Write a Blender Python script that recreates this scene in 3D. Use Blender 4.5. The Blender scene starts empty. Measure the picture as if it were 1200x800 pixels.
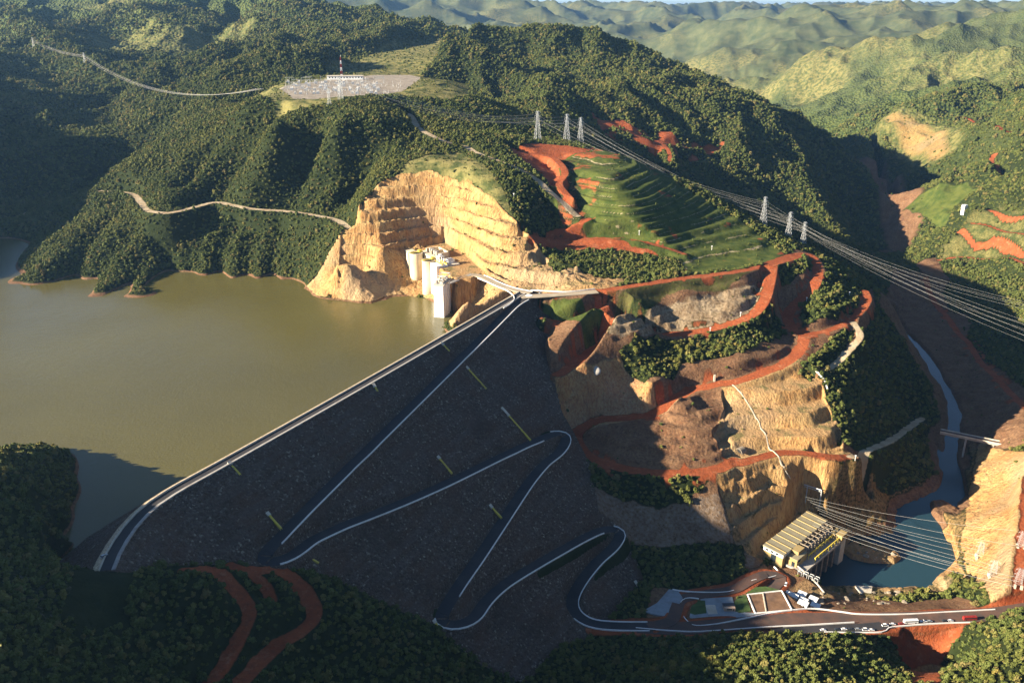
import bpy, bmesh, math, random
import numpy as np
from mathutils import Vector, Matrix
C = bpy.context.scene.collection
SC = bpy.context.scene
R = math.radians
random.seed(7)
RNG = np.random.default_rng(7)

# ---------------------------------------------------------------- camera, sky, sun, exposure
CAM_H = 300.0
PITCH = 21.2
FPX = 1000.0                       # focal length in pixels of a 1200 px wide frame
cam_data = bpy.data.cameras.new("camera")
cam_data.sensor_width = 36.0
cam_data.lens = 36.0 * FPX / 1200.0
cam_data.clip_start = 1.0
cam_data.clip_end = 120000.0
cam = bpy.data.objects.new("camera", cam_data)
cam.location = (0, 0, CAM_H)
cam.rotation_euler = (R(90 - PITCH), 0, 0)
C.objects.link(cam)
SC.camera = cam

SUN_AZ = 16.0                      # degrees behind the picture plane, sun on the left
SUN_EL = 20.0
SUN_DIR = Vector((-math.cos(R(SUN_AZ)) * math.cos(R(SUN_EL)), -math.sin(R(SUN_AZ)) * math.cos(R(SUN_EL)), math.sin(R(SUN_EL))))
world = bpy.data.worlds.new("World")
SC.world = world
world.use_nodes = True
wn = world.node_tree
bg = wn.nodes["Background"]
sky = wn.nodes.new("ShaderNodeTexSky")
sky.sky_type = 'NISHITA'
sky.sun_disc = False
sky.sun_elevation = R(SUN_EL)
sky.sun_rotation = math.atan2(SUN_DIR.x, SUN_DIR.y)
sky.altitude = 2500.0
sky.air_density = 0.75
sky.dust_density = 0.4
wn.links.new(sky.outputs[0], bg.inputs[0])
bg.inputs[1].default_value = 0.05
sun_data = bpy.data.lights.new("sun", 'SUN')
sun_data.energy = 5.0
sun_data.angle = R(0.5)
sun_data.color = (1.0, 0.86, 0.66)
sun = bpy.data.objects.new("sun", sun_data)
sun.rotation_euler = (-SUN_DIR).to_track_quat('-Z', 'Y').to_euler()
sun.location = (-800, -400, 900)
C.objects.link(sun)
SC.view_settings.view_transform = 'Standard'
SC.view_settings.look = 'None'
SC.view_settings.gamma = 1.0
SC.view_settings.use_curve_mapping = False
SC.view_settings.exposure = 2.0
SC.cycles.use_denoising = True
SC.cycles.max_bounces = 4
SC.cycles.diffuse_bounces = 2
SC.cycles.glossy_bounces = 2
SC.cycles.volume_bounces = 0

# ---------------------------------------------------------------- helpers: sight lines to places
CT, ST = math.cos(R(PITCH)), math.sin(R(PITCH))

def P(u, v, z):
    """the place seen at photo pixel (u, v) when it lies at height z"""
    t = (v - 400.0) / FPX
    k = (CAM_H - z) / (ST + t * CT)
    return (k * (u - 600.0) / FPX, k * (CT - t * ST), z)

def PY(u, v, Y):
    t = (v - 400.0) / FPX
    k = Y / (CT - t * ST)
    return (k * (u - 600.0) / FPX, Y, CAM_H - k * (ST + t * CT))

def smooth(a, b, x):
    t = np.clip((x - a) / (b - a), 0, 1)
    return t * t * (3 - 2 * t)

# value-gradient noise on the plan
_perm = np.random.default_rng(3).permutation(512).astype(np.int64)
_grad = np.random.default_rng(4).normal(size=(512, 2))
_grad /= np.linalg.norm(_grad, axis=1)[:, None]

def gnoise(x, y):
    xi = np.floor(x).astype(np.int64); yi = np.floor(y).astype(np.int64)
    xf = x - xi; yf = y - yi
    u = xf * xf * xf * (xf * (xf * 6 - 15) + 10); w = yf * yf * yf * (yf * (yf * 6 - 15) + 10)
    def g(ix, iy, fx, fy):
        h = _perm[(_perm[ix & 511] + iy) & 511]
        gr = _grad[h]
        return gr[..., 0] * fx + gr[..., 1] * fy
    a = g(xi, yi, xf, yf); b = g(xi + 1, yi, xf - 1, yf)
    c = g(xi, yi + 1, xf, yf - 1); d = g(xi + 1, yi + 1, xf - 1, yf - 1)
    return ((a + (b - a) * u) * (1 - w) + (c + (d - c) * u) * w) * 1.5

def fbm(x, y, scale, octs=4, gain=0.5):
    s = np.zeros_like(x); a = 1.0; f = 1.0 / scale; n = 0.0
    for i in range(octs):
        s += a * gnoise(x * f + 17.3 * i, y * f - 9.1 * i); n += a
        a *= gain; f *= 2.03
    return s / n

def ridged(x, y, scale, octs=4):
    s = np.zeros_like(x); a = 1.0; f = 1.0 / scale; n = 0.0
    for i in range(octs):
        s += a * (1 - 2 * np.abs(gnoise(x * f + 31.7 * i, y * f + 5.3 * i))); n += a
        a *= 0.5; f *= 2.1
    return s / n

# ---------------------------------------------------------------- the dam as a plan: crest line and slopes
def spline(pts, step=4.0):
    """smooth a polyline (Catmull-Rom) and resample it"""
    p = np.asarray(pts, float)
    if len(p) < 3: return p
    e = np.vstack([2 * p[0] - p[1], p, 2 * p[-1] - p[-2]])
    out = []
    for i in range(1, len(e) - 2):
        n = max(2, int(np.linalg.norm(e[i + 1] - e[i]) / step))
        for t in np.linspace(0, 1, n, endpoint=False):
            a, b, c, d = e[i - 1], e[i], e[i + 1], e[i + 2]
            out.append(0.5 * (2 * b + (c - a) * t + (2 * a - 5 * b + 4 * c - d) * t * t + (3 * b - a - 3 * c + d) * t ** 3))
    out.append(p[-1])
    return np.array(out)

CREST = spline([P(u, v, 0.0) for u, v in ((612, 343), (540, 385), (400, 465), (270, 538), (200, 577), (166, 602), (141, 633), (124, 668), (112, 715))], 12.0)
DAM_M = 1.45
CREST_W = 5.2

def dam_h(x, y):
    """height of the dam's rockfill over the plan: flat crest, a slope on either side"""
    d = np.full(np.shape(x), 1e9); sg = np.ones(np.shape(x))
    for i in range(len(CREST) - 1):
        x0, y0 = CREST[i][:2]; x1, y1 = CREST[i + 1][:2]
        ex, ey = x1 - x0, y1 - y0
        L = ex * ex + ey * ey
        t = ((x - x0) * ex + (y - y0) * ey) / L
        if i > 0: t = np.maximum(t, 0)
        if i < len(CREST) - 2: t = np.minimum(t, 1)
        dd = (x - x0 - t * ex) ** 2 + (y - y0 - t * ey) ** 2
        d = np.minimum(d, dd)
    return -np.maximum(0.0, np.sqrt(d) - CREST_W) / DAM_M

def march(u, v, h, lo=150.0, hi=12000.0, n=1600):
    t = (v - 400.0) / FPX
    k = np.exp(np.linspace(math.log(lo), math.log(hi), n))
    ox, oy, oz = (u - 600.0) / FPX, CT - t * ST, ST + t * CT
    below = CAM_H - k * oz < h(k * ox, k * oy)
    i = int(np.argmax(below)) if below.any() else n - 1
    a, b = k[max(i - 1, 0)], k[i]
    for _ in range(2):
        m = np.linspace(a, b, 40)
        j = int(np.argmax(np.append((CAM_H - m * oz < h(m * ox, m * oy))[:-1], True)))
        a, b = m[max(j - 1, 0)], m[j]
    return (b * ox, b * oy, CAM_H - b * oz)

def damP(u, v):
    """the place seen at (u, v) on the downstream slope of the dam"""
    return march(u, v, dam_h, 300.0, 1500.0, 500)

# ---------------------------------------------------------------- heights read off the photograph
CP = []
def cp(txt):
    for tok in txt.replace('\n', ' ').split(';'):
        tok = tok.strip()
        if not tok: continue
        a = tok.split(',')
        u, v = float(a[0]), float(a[1])
        CP.append(PY(u, v, float(a[2][1:])) if a[2].strip()[0] == 'Y' else P(u, v, float(a[2])))
def cw(*pts):
    CP.extend(pts)

# promontory between the reservoir and the gorge
cp('''17,324,-39;53,330,-39;72,347,-39;133,345,-39;160,347,-39;220,335,-39;233,337,-39;283,331,-39;310,336,-39;353,335,-39;
370,346,-39;397,350,-39;435,354,-39;490,344,-39;
115,224,30;153,227,31;170,245,33;207,248,34;253,238,35;300,245,34;333,247,33;367,252,32;400,250,32;
60,280,-8;110,290,-10;190,290,-10;260,290,-10;320,290,-8;360,300,-14;
150,205,56;220,195,72;290,190,84;350,190,88;410,190,92;440,205,86;
200,165,92;260,150,118;330,150,135;400,150,140;450,145,142;480,170,112;
290,120,162;330,128,164;400,118,165;450,112,164;500,100,166;535,104,166;562,113,118;585,121,96;610,118,98;330,98,165;400,90,166;470,80,170;
470,65,Y2350;540,68,Y2300;480,52,Y2800;420,62,Y2500;560,75,Y2200;
480,135,140;520,165,118;560,180,105;600,195,95;640,220,74;675,252,45;560,150,120;600,165,112''')
# quarry for the intake
cp('''385,318,-16;430,320,-22;470,314,-16;505,292,2;540,300,4;560,318,2;600,334,0;650,338,1;470,330,-28;450,340,-34;380,332,-30;500,330,-30;
402,268,30;425,242,55;450,220,74;478,206,87;515,203,90;545,212,84;575,232,70;600,258,53;625,283,33;655,308,18;690,318,8;
540,185,100;515,190,102;
515,284,4;440,290,12;475,284,10;400,296,14;398,326,-24;
560,362,-20;545,352,-8;575,347,-3;590,341,-1;545,378,-39;528,375,-39;537,362,-39''')
# mound
cp('''700,292,15;690,172,99;630,166,97;665,168,98;705,182,97;735,183,92;712,203,88;680,196,88;745,192,88;712,219,77;762,199,77;740,213,77;680,212,77;655,197,80;740,246,55;700,243,55;775,238,55;805,220,55;822,218,50;668,232,58;730,268,35;690,264,36;790,258,35;835,242,35;850,244,31;655,250,42;640,275,28;740,291,15;800,285,15;850,274,15;888,266,14;905,281,4;918,292,-2;760,303,7;820,305,3;870,296,3;
860,308,0;640,300,16;760,318,3;700,325,4''')
# upper road and the benches below it
cp('''640,345,0;720,338,3;800,326,3;870,318,3;905,309,1;935,300,-4;
704,352,-2;721,378,-14;745,388,-24;830,385,-38;890,368,-30;893,350,-20;800,345,-8;760,360,-14;840,345,-12;860,360,-20;790,375,-32;
672,420,-38;655,434,-50;650,375,-20;690,362,-7;680,385,-18;660,352,-4;640,395,-24;
956,332,-20;928,357,-38;924,374,-46;942,392,-54;935,413,-60;900,434,-67;865,446,-72;830,451,-76;802,458,-80;777,479,-86;
725,410,-40;760,415,-48;800,415,-52;850,400,-46;900,385,-48;760,440,-62;820,435,-64;870,425,-58;
700,432,-52;735,428,-56;770,455,-66;785,462,-70;690,442,-56;
707,490,-92;735,480,-91;679,504,-97;672,518,-101;697,539,-106;742,551,-109;795,553,-110;844,548,-110;865,535,-109;660,470,-76;
740,495,-90;780,485,-86;820,470,-80;780,520,-99;730,520,-99;830,505,-92;840,525,-102;
860,462,-78;900,455,-74;950,440,-70;965,470,-86;980,505,-104;985,525,-112;917,530,-111;900,500,-96;940,500,-96;880,480,-86;860,500,-94;
955,355,-30;970,388,-52;998,380,-52;1015,350,-40;960,315,-12;985,335,-30;1005,365,-46;1025,400,-80;1000,440,-85;1030,470,-120;1050,510,-150;
1005,500,-112;1060,440,-140;1040,350,-70;1065,400,-160;1060,480,-165;1075,520,-172;990,420,-70''')
# slopes to the power station and the river
cp('''720,570,-118;780,580,-121;840,580,-124;720,605,-131;780,610,-136;850,600,-133;740,640,-147;800,645,-150;860,640,-155;
885,570,-125;930,560,-125;960,545,-120;1000,545,-130;900,600,-150;940,590,-155;980,575,-150;1020,560,-155;1050,550,-168;985,600,-175;960,612,-172;
880,660,-163;900,640,-170;930,625,-174;910,672,-167;760,690,-154;820,690,-156;870,700,-158;920,695,-166;950,690,-172;780,675,-154;
940,660,-196;1000,650,-198;1060,650,-198;1040,680,-194;980,680,-189;1000,620,-190;1050,610,-196;1070,596,-197;1040,585,-186;1110,583,-197;1113,553,-196;1110,533,-196;
1117,484,-196;1100,450,-196;1087,427,-196;1063,400,-196;1047,380,-196;1045,340,-196;1052,300,-196;1045,250,-196;1035,225,-196;1000,190,-196;930,155,-196;
1080,690,-186;1115,650,-190;1130,690,-192;1000,700,-183;1050,700,-182;1090,600,-185;1130,560,-180;1140,600,-183;1110,625,-186''')
cp('''740,735,-153;800,735,-154;900,732,-156;1000,728,-160;1100,724,-161;1160,719,-161;900,715,-158;1000,715,-163;1050,712,-166;
1150,690,-165;1125,665,-168;1110,690,-190;1160,640,-165;1155,600,-166;1180,560,-160;1200,600,-135;1190,640,-140;1185,680,-145;1200,540,-140;1200,690,-140;
1190,500,-150;1150,510,-178;1200,480,-168;1160,470,-180;1200,440,-166;1150,440,-180;1130,400,-180;1170,400,-176;1200,400,-164''')
# near ground
cp('''640,775,-142;690,760,-152;660,790,-148;720,770,-150;780,765,-146;850,770,-130;900,775,-122;900,795,-117;820,795,-122;960,780,-122;1010,770,-140;
1040,750,-165;1080,760,-178;1100,790,-192;1070,795,-190;1120,760,-172;1150,745,-150;1190,745,-120;1170,775,-122;1195,780,-112;1000,795,-130;960,795,-118;
600,795,-142;560,790,-128;520,790,-110;450,770,-86;400,740,-70;350,780,-66;300,740,-48;250,780,-40;200,720,-20;150,780,-10;100,720,2;50,780,22;
250,690,-22;300,690,-34;350,700,-48;380,690,-52;220,675,-12;160,690,-3;40,690,14;60,650,-2;20,640,6;
40,537,-12;20,560,2;85,560,-39;80,595,-39;70,630,-39;85,540,-39;60,528,-28;20,527,-22;-30,560,10;-10,600,20;40,600,4;92,660,-34''')
# valley behind the promontory and the hills on its far side
cp('''20,276,-39;0,296,-50;5,306,-52;0,316,-54;25,292,-48;-20,300,-56;8,320,-48;12,286,-48;45,314,-22;28,318,-36;60,240,-20;120,212,0;170,190,24;0,235,-12;30,272,-36;0,200,Y1620;100,185,Y1640;190,150,Y1760;230,105,Y2080;200,125,Y1900;
-100,14,Y3300;0,7,Y3400;100,4,Y3500;180,2,Y3600;250,7,Y3600;330,15,Y3600;400,23,Y3500;470,33,Y3300;530,41,Y3000;570,47,Y2800;620,54,Y2550;655,56,Y2500;
700,70,Y2350;760,90,Y2180;820,108,Y2180;880,130,Y2200;960,175,Y2230;1000,205,Y2250;1033,238,Y2240;
-60,60,Y2600;50,55,Y2700;150,50,Y2900;250,60,Y2650;330,60,Y2650;60,100,Y2300;130,120,Y2100;0,130,Y2000;290,92,Y2050;-80,130,Y1950;180,85,Y2400;380,55,Y2700''')
cp('''600,135,Y1800;640,130,Y1850;700,142,Y1830;750,165,Y1760;800,195,Y1700;850,222,Y1640;900,250,Y1600;950,270,Y1560;1000,300,Y1540;
740,125,Y1980;800,150,Y1960;850,175,Y1960;900,195,Y1960;950,225,Y1980;1000,255,Y1980;600,104,Y2300;660,98,Y2230;560,128,Y1850;
870,290,Y1420;930,295,Y1330;960,300,Y1300;1000,320,Y1300''')
# hills beyond the gorge
cp('''880,101,Y4800;930,82,Y4500;1000,69,Y4300;1100,56,Y4200;1200,43,Y4200;1300,36,Y4200;950,120,Y3900;1050,110,Y3600;1150,95,Y3400;1200,90,Y3300;
900,130,Y4400;870,113,-190;1010,150,Y3150;1070,135,Y2800;1130,127,Y2750;1200,122,Y2650;1300,115,Y2400;1140,160,Y2280;1200,160,Y2130;1085,180,Y2620;1110,212,Y2210;1170,190,Y1980;1200,210,Y1780;
1080,240,Y2100;1120,247,Y1830;1150,260,Y1680;1200,263,Y1600;1090,255,Y1900;1200,330,-160;1150,340,-172;1100,310,-172;1085,320,-160;1060,310,-186;1200,365,-165;1160,300,-150;1300,263,Y1500;1300,330,-140;1300,190,Y1900;
740,76,Y7000;800,36,Y7500;870,19,Y7500;950,11,Y7500;1050,11,Y7500;1150,13,Y7500;1200,11,Y7500;1300,11,Y7500;850,60,Y6000;900,86,Y5600;780,90,Y6200;1000,50,Y6000;1100,36,Y6300;1200,30,Y6300''')
cp('''200,4,Y9000;330,-2,Y9000;450,0,Y9000;560,0,Y9000;620,8,Y9000;700,20,Y9000;790,42,Y8500;560,45,Y6500;650,60,Y6200;720,70,Y6500;400,22,Y6200;300,15,Y6500;100,5,Y9000;
640,8,Y18000;820,10,Y18000;500,8,Y20000;1000,8,Y20000;1200,8,Y20000;200,8,Y20000;1500,9,Y20000;-300,9,Y20000''')
cw((-1000,5000,120),(-400,5000,90),(200,4600,60),(700,4200,-20),(0,3600,60),(400,3200,20),(700,2900,-60),(-1500,4800,150),(900,2700,-100))
cw((-370,440,46),(-450,300,66),(-380,250,72),(-300,120,88),(-150,0,85),(-500,100,95),(-620,350,45),(-450,570,-30),(-540,560,-30),(-700,520,-10),
   (-600,700,-65),(-450,800,-80),(-900,800,-60),(-200,800,-95),(-320,690,-75),(-500,960,-75),(-200,600,-75),(-110,800,-85),(-90,900,-62),(-62,868,-62),(-96,925,-58),(-900,620,-20),(-1000,700,15),
   (-1350,1250,300),(-1500,900,240),(-1250,1000,140),(-1050,1150,30),(-930,1250,-52),(-1000,1500,160),(-1500,1700,280),(-1300,2100,220),(-1800,2500,280),
   (0,250,-70),(0,350,-130),(80,300,-130),(200,350,-118),(300,420,-115),(350,455,-118),(450,430,-100),(600,600,-60),(700,700,-40),(560,560,-90),
   (0,100,20),(200,100,-40),(400,200,-60),(700,300,0),(-700,-200,130),(0,-200,100),(500,-100,60),(900,900,-20),(900,1200,-40),(1300,1500,60),(1500,1000,120),
   (1500,300,150),(1500,2200,180),(2500,2500,260),(2500,4500,260),(-3000,3500,320),(-3000,1500,330),(-3000,-500,250),(3000,0,250),
   (9000,9000,320),(-9000,9000,330),(9000,2000,300),(-9000,2000,320),(0,40000,240),(20000,38000,240),(-20000,38000,240),(30000,10000,240),(-30000,10000,240))
# where the dam meets the valley side
CONTACT_R = [(640,356),(646,380),(636,400),(642,440),(652,480),(668,508),(684,540),(692,570),(697,600),(728,625),(740,650),(750,676)]
CONTACT_L = [(700,742),(655,750),(622,786),(590,788),(540,752),(508,728),(450,702),(400,680),(345,668),(300,664),(240,662),(180,662),(150,668)]
for (u, v) in CONTACT_R + CONTACT_L:
    p = damP(u, v); CP.append((p[0], p[1], p[2] + 0.5))
CP = np.array(CP)

def warp(x, y):
    r = np.sqrt(x * x + y * y)
    return np.arctan2(x, y), np.log(np.maximum(r, 5.0))
_cx, _cy = warp(CP[:, 0], CP[:, 1])
_c2 = 0.012 ** 2
def _kern(dx, dy): return np.sqrt(dx * dx + dy * dy + _c2)
_n = len(CP)
_A = np.zeros((_n + 1, _n + 1))
_A[:_n, :_n] = _kern(_cx[:, None] - _cx[None], _cy[:, None] - _cy[None]) + np.eye(_n) * -0.0015
_A[:_n, _n] = 1; _A[_n, :_n] = 1
_w = np.linalg.solve(_A, np.append(CP[:, 2], 0.0))
TH0, TH1, LR0, LR1 = -1.9, 1.9, math.log(40.0), math.log(42000.0)
NT, NR = 780, 780
_gt = np.linspace(TH0, TH1, NT); _gr = np.linspace(LR0, LR1, NR)
GRID = np.empty((NR, NT))
for j0 in range(0, NR, 30):
    a, b = np.meshgrid(_gt, _gr[j0:j0 + 30])
    acc = np.full(a.shape, _w[_n])
    for i in range(_n):
        acc += _w[i] * _kern(a - _cx[i], b - _cy[i])
    GRID[j0:j0 + 30] = acc

def base_h(x, y):
    t, l = warp(x, y)
    a = np.clip((t - TH0) / (TH1 - TH0) * (NT - 1), 0, NT - 1.001); b = np.clip((l - LR0) / (LR1 - LR0) * (NR - 1), 0, NR - 1.001)
    i = a.astype(int); j = b.astype(int); fa = a - i; fb = b - j
    g = GRID
    return (g[j, i] * (1 - fa) + g[j, i + 1] * fa) * (1 - fb) + (g[j + 1, i] * (1 - fa) + g[j + 1, i + 1] * fa) * fb

def look(u, v, h=None):
    """first place where the sight line through (u, v) meets the ground"""
    return march(u, v, h or base_h)

def pix(txt):
    return [tuple(float(q) for q in tok.split(',')) for tok in txt.replace('\n', ' ').split(' ') if tok.strip()]
def ground_poly(txt):
    return np.array([look(u, v)[:2] for u, v in pix(txt)])

def in_poly(x, y, poly):
    out = np.zeros(x.shape, bool)
    bb = (x > poly[:, 0].min()) & (x < poly[:, 0].max()) & (y > poly[:, 1].min()) & (y < poly[:, 1].max())
    xs, ys = x[bb], y[bb]
    r = np.zeros(xs.shape, bool)
    n = len(poly)
    for i in range(n):
        x0, y0 = poly[i]; x1, y1 = poly[(i + 1) % n]
        if y0 == y1: continue
        c = ((y0 > ys) != (y1 > ys)) & (xs < (x1 - x0) * (ys - y0) / (y1 - y0) + x0)
        r ^= c
    out[bb] = r
    return out

def edge_dist(x, y, poly, closed=True):
    """distance to an outline, for points already cut down to those near it"""
    d = np.full(x.shape, 1e9)
    n = len(poly)
    for i in range(n if closed else n - 1):
        x0, y0 = poly[i][:2]; x1, y1 = poly[(i + 1) % n][:2]
        ex, ey = x1 - x0, y1 - y0
        L = ex * ex + ey * ey + 1e-9
        t = np.clip(((x - x0) * ex + (y - y0) * ey) / L, 0, 1)
        d = np.minimum(d, (x - x0 - t * ex) ** 2 + (y - y0 - t * ey) ** 2)
    return np.sqrt(d)

def soft_poly(x, y, poly, w):
    """1 inside, fading to 0 over w metres outside"""
    m = np.zeros(x.shape)
    bb = (x > poly[:, 0].min() - w) & (x < poly[:, 0].max() + w) & (y > poly[:, 1].min() - w) & (y < poly[:, 1].max() + w)
    if not bb.any(): return m
    xs, ys = x[bb], y[bb]
    ins = in_poly(xs, ys, poly)
    d = edge_dist(xs, ys, poly)
    m[bb] = np.where(ins, 1.0, 1 - smooth(0, w, d))
    return m

def near_line(x, y, line, reach):
    """(mask, distance, height along the line) for points within reach of a 3D polyline"""
    l = np.asarray(line)
    bb = (x > l[:, 0].min() - reach) & (x < l[:, 0].max() + reach) & (y > l[:, 1].min() - reach) & (y < l[:, 1].max() + reach)
    idx = np.nonzero(bb)[0]
    d = np.full(len(idx), 1e9); z = np.zeros(len(idx))
    xs, ys = x[idx], y[idx]
    for i in range(len(l) - 1):
        x0, y0, z0 = l[i]; x1, y1, z1 = l[i + 1]
        sel = (xs > min(x0, x1) - reach) & (xs < max(x0, x1) + reach) & (ys > min(y0, y1) - reach) & (ys < max(y0, y1) + reach)
        if not sel.any(): continue
        ex, ey = x1 - x0, y1 - y0
        L = ex * ex + ey * ey + 1e-9
        t = np.clip(((xs[sel] - x0) * ex + (ys[sel] - y0) * ey) / L, 0, 1)
        dd = np.sqrt((xs[sel] - x0 - t * ex) ** 2 + (ys[sel] - y0 - t * ey) ** 2)
        s = np.nonzero(sel)[0]
        better = dd < d[s]
        d[s[better]] = dd[better]; z[s[better]] = (z0 + t * (z1 - z0))[better]
    keep = d < reach
    return idx[keep], d[keep], z[keep]


# ---------------------------------------------------------------- plan of roads, cuts, pads and cover
def roadline(txt, on_dam=False, step=4.0):
    """'u,v,z u,v,z ...' (or 'u,v ...' on the dam slope) -> smooth 3D line"""
    pts = []
    for p in pix(txt):
        pts.append(P(*p) if len(p) == 3 else damP(*p))
    l = spline(pts, step)
    z = l[:, 2].copy()
    for _ in range(12):
        z[1:-1] = 0.25 * z[:-2] + 0.5 * z[1:-1] + 0.25 * z[2:]
    l[:, 2] = z
    return l

DAM_ROADS = {
    'one': roadline('622,347,-1 604,357,-2 585,376 540,420 428,530 400,557 345,612 325,633'),
    'turn_left': roadline('325,633 311,643 307,653 316,661 333,660 349,651 362,634'),
    'two': roadline('362,634 400,617 500,577 600,529 632,515'),
    'turn_right': roadline('632,515 648,506 661,508 664,518 655,532 640,541'),
    'three': roadline('640,541 620,565 590,610 560,655 535,690 525,706'),
    'turn_low': roadline('525,706 515,720 520,731 537,736 556,729 566,708'),
    'four': roadline('566,708 590,685 640,655 690,627 702,621'),
    'turn_high': roadline('702,621 718,618 728,627 718,644 700,655'),
    'five': roadline('700,655,-136 682,680,-142 670,702,-146 672,718,-149 688,730,-151 712,733.5,-152 760,734,-153'),
}
# one continuous line for the ribbon of asphalt
def chain(*ls):
    out = [ls[0]]
    for l in ls[1:]: out.append(l[1:])
    l = np.vstack(out)
    for _ in range(4):
        l[1:-1, :2] = 0.25 * l[:-2, :2] + 0.5 * l[1:-1, :2] + 0.25 * l[2:, :2]
    for _ in range(30):
        l[1:-1, 2] = 0.25 * l[:-2, 2] + 0.5 * l[1:-1, 2] + 0.25 * l[2:, 2]
    return l
ZIGZAG = chain(*[DAM_ROADS[k] for k in ('one', 'turn_left', 'two', 'turn_right', 'three', 'turn_low', 'four', 'turn_high', 'five')])
ZIGLOW = ZIGZAG[ZIGZAG[:, 2] < -116]
VALLEY_ROAD = roadline('745,734,-153 800,735.5,-154 850,731.5,-155 900,728,-156 930,725,-156.5 1000,724.5,-159 1060,723.5,-160 1120,721.5,-161 1165,719,-161 1210,712,-160')
PARK_ROAD = roadline('905,739,-157.5 940,737,-157.5 985,736,-158 1020,734,-159 1045,731,-160')
ENTRY_ROAD = roadline('760,734,-153 786,727,-153.5 793,712,-154 800,701,-154.5 830,695,-156 860,690,-158 880,679,-160 900,672,-163 915,678,-166 905,690,-165 896,699,-160')
def farline(txt, step=6.0):
    l = spline([look(u, v) for u, v, _ in pix(txt)], step)
    l[:, 2] = base_h(l[:, 0], l[:, 1])
    for _ in range(20): l[1:-1, 2] = 0.25 * l[:-2, 2] + 0.5 * l[1:-1, 2] + 0.25 * l[2:, 2]
    return l
# red earth tracks: name -> (line, half width)
TRACKS = {
    'upper': (roadline('640,345,0.5 690,342,1 720,338,2 760,332,3 800,326,3 850,320,3 880,315,3 905,309,2 928,303,-2 940,297,-4'), 5.0),
    'link': (roadline('905,309,2 903,325,-6 897,348,-17 885,366,-27 860,378,-33 830,386,-38 795,391,-41 760,393,-43 735,393,-44 715,399,-45 690,413,-46 672,426,-47 655,438,-50'), 6.0),
    'down': (roadline('703,347,-2 710,360,-8 722,374,-20 738,386,-38'), 5.0),
    'side': (roadline('636,372,-14 655,377,-22 680,381,-28 705,379,-33 730,385,-40'), 3.2),
    'ring': (roadline('900,309,1 932,298,-4 950,300,-8 958,315,-14 955,332,-20 944,346,-31 930,358,-39 923,372,-46 930,386,-51 942,394,-54 935,413,-61 918,426,-65 900,434,-68 865,446,-73 830,452,-77 806,458,-81 786,472,-86 766,484,-91 740,489,-95 707,491,-98 686,499,-101 675,510,-104 680,524,-107 695,537,-109 742,551,-110 795,554,-110 840,549,-110 862,539,-110'), 6.0),
    'east': (roadline('942,392,-54 970,387,-53 990,379,-51 1000,372,-49 1012,360,-44 1017,350,-40 1014,341,-36'), 4.0),
    'bench': (roadline('868,543,-111 890,536,-111 917,530,-111 950,531,-112 975,535,-114 1000,534,-117'), 4.5),
    'grey': (roadline('1000,378,-52 1008,392,-58 1000,405,-64 985,420,-70 975,430,-76 966,436,-80'), 3.5),
    'shore': (roadline('998,535,-117 1020,526,-125 1045,515,-142 1062,503,-158 1080,490,-172'), 3.5),
    'mound_foot': (roadline('617,277,32 640,277,29 665,270,33 690,255,44 676,263,38'), 4.0),
    'mound_red': (roadline('640,284,20 670,281,21 700,279,22 740,281,20 780,290,14 800,297,9'), 3.5),
    'mound_top': (roadline('598,178,98 640,182,96 655,190,92 662,203,85 655,215,76 668,232,64'), 4.5),
    'contour': (roadline('118,224,30 153,227,31 165,237,32 172,246,33 190,249,34 207,248,34 230,242,35 253,237,35 275,241,35 300,245,34 333,247,33 367,252,32 395,258,30 408,268,26'), 4.5),
    'ridge': (roadline('462,130,144 480,135,140 490,150,130 505,158,125 520,165,118 545,172,110 560,180,105 600,195,95 625,208,84 640,220,75 660,238,58 676,253,45'), 4.5),
    'valley': (roadline('0,262,-28 40,246,-18 80,232,-9 120,214,0'), 4.0),
    'left_a': (roadline('215,668,-14 250,668,-24 268,680,-28 285,700,-35 293,720,-42 284,740,-44 270,765,-46 252,792,-46 235,815,-44'), 3.6),
    'left_b': (roadline('300,668,-38 325,668,-44 345,680,-50 362,700,-55 368,720,-58 355,738,-58 330,752,-56 310,770,-54 285,795,-50'), 4.6),
    'left_c': (roadline('270,662,-32 300,675,-38 315,695,-44 318,705,-47'), 2.8),
    'bank': (roadline('1205,715,-150 1195,690,-146 1198,650,-143 1203,600,-135 1205,560,-132'), 4.5),
    'slope_track': (roadline('1012,590,-178 1000,590,-178'), 1.0),
    'far_a': (farline('1200,295,-80 1165,290,-84 1140,285,-88 1115,272,-92 1095,268,-95'), 3.5),
    'far_e': (farline('1205,252,0 1170,249,0 1145,246,0 1118,250,0'), 3.5),
    'far_f': (farline('1205,275,0 1170,270,0 1140,262,0'), 3.0),
    'far_g': (farline('1205,312,0 1165,303,0 1130,300,0 1100,305,0'), 3.0),
    'far_b': (farline('1205,213,-24 1185,211,-30 1170,203,-30 1162,192,-22 1165,182,-14 1175,178,-8'), 5.0),
    'far_c': (farline('1110,138,20 1140,143,16 1170,148,14 1205,154,12'), 6.0),
    'far_d': (farline('1200,476,-165 1170,445,-164 1140,410,-164 1110,375,-164 1090,345,-150 1085,325,-135'), 4.5),
    'saddle': (farline('700,140,80 730,152,76 760,163,70 790,170,62 830,178,50'), 6.0),
    'saddle_b': (farline('770,165,68 783,176,58 785,190,44'), 3.5),
}
TRACK_COVER = dict(contour='pale', ridge='pale', grey='pale', shore='pale', valley='pale', bank='red', slope_track='rock', link='red')

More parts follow.
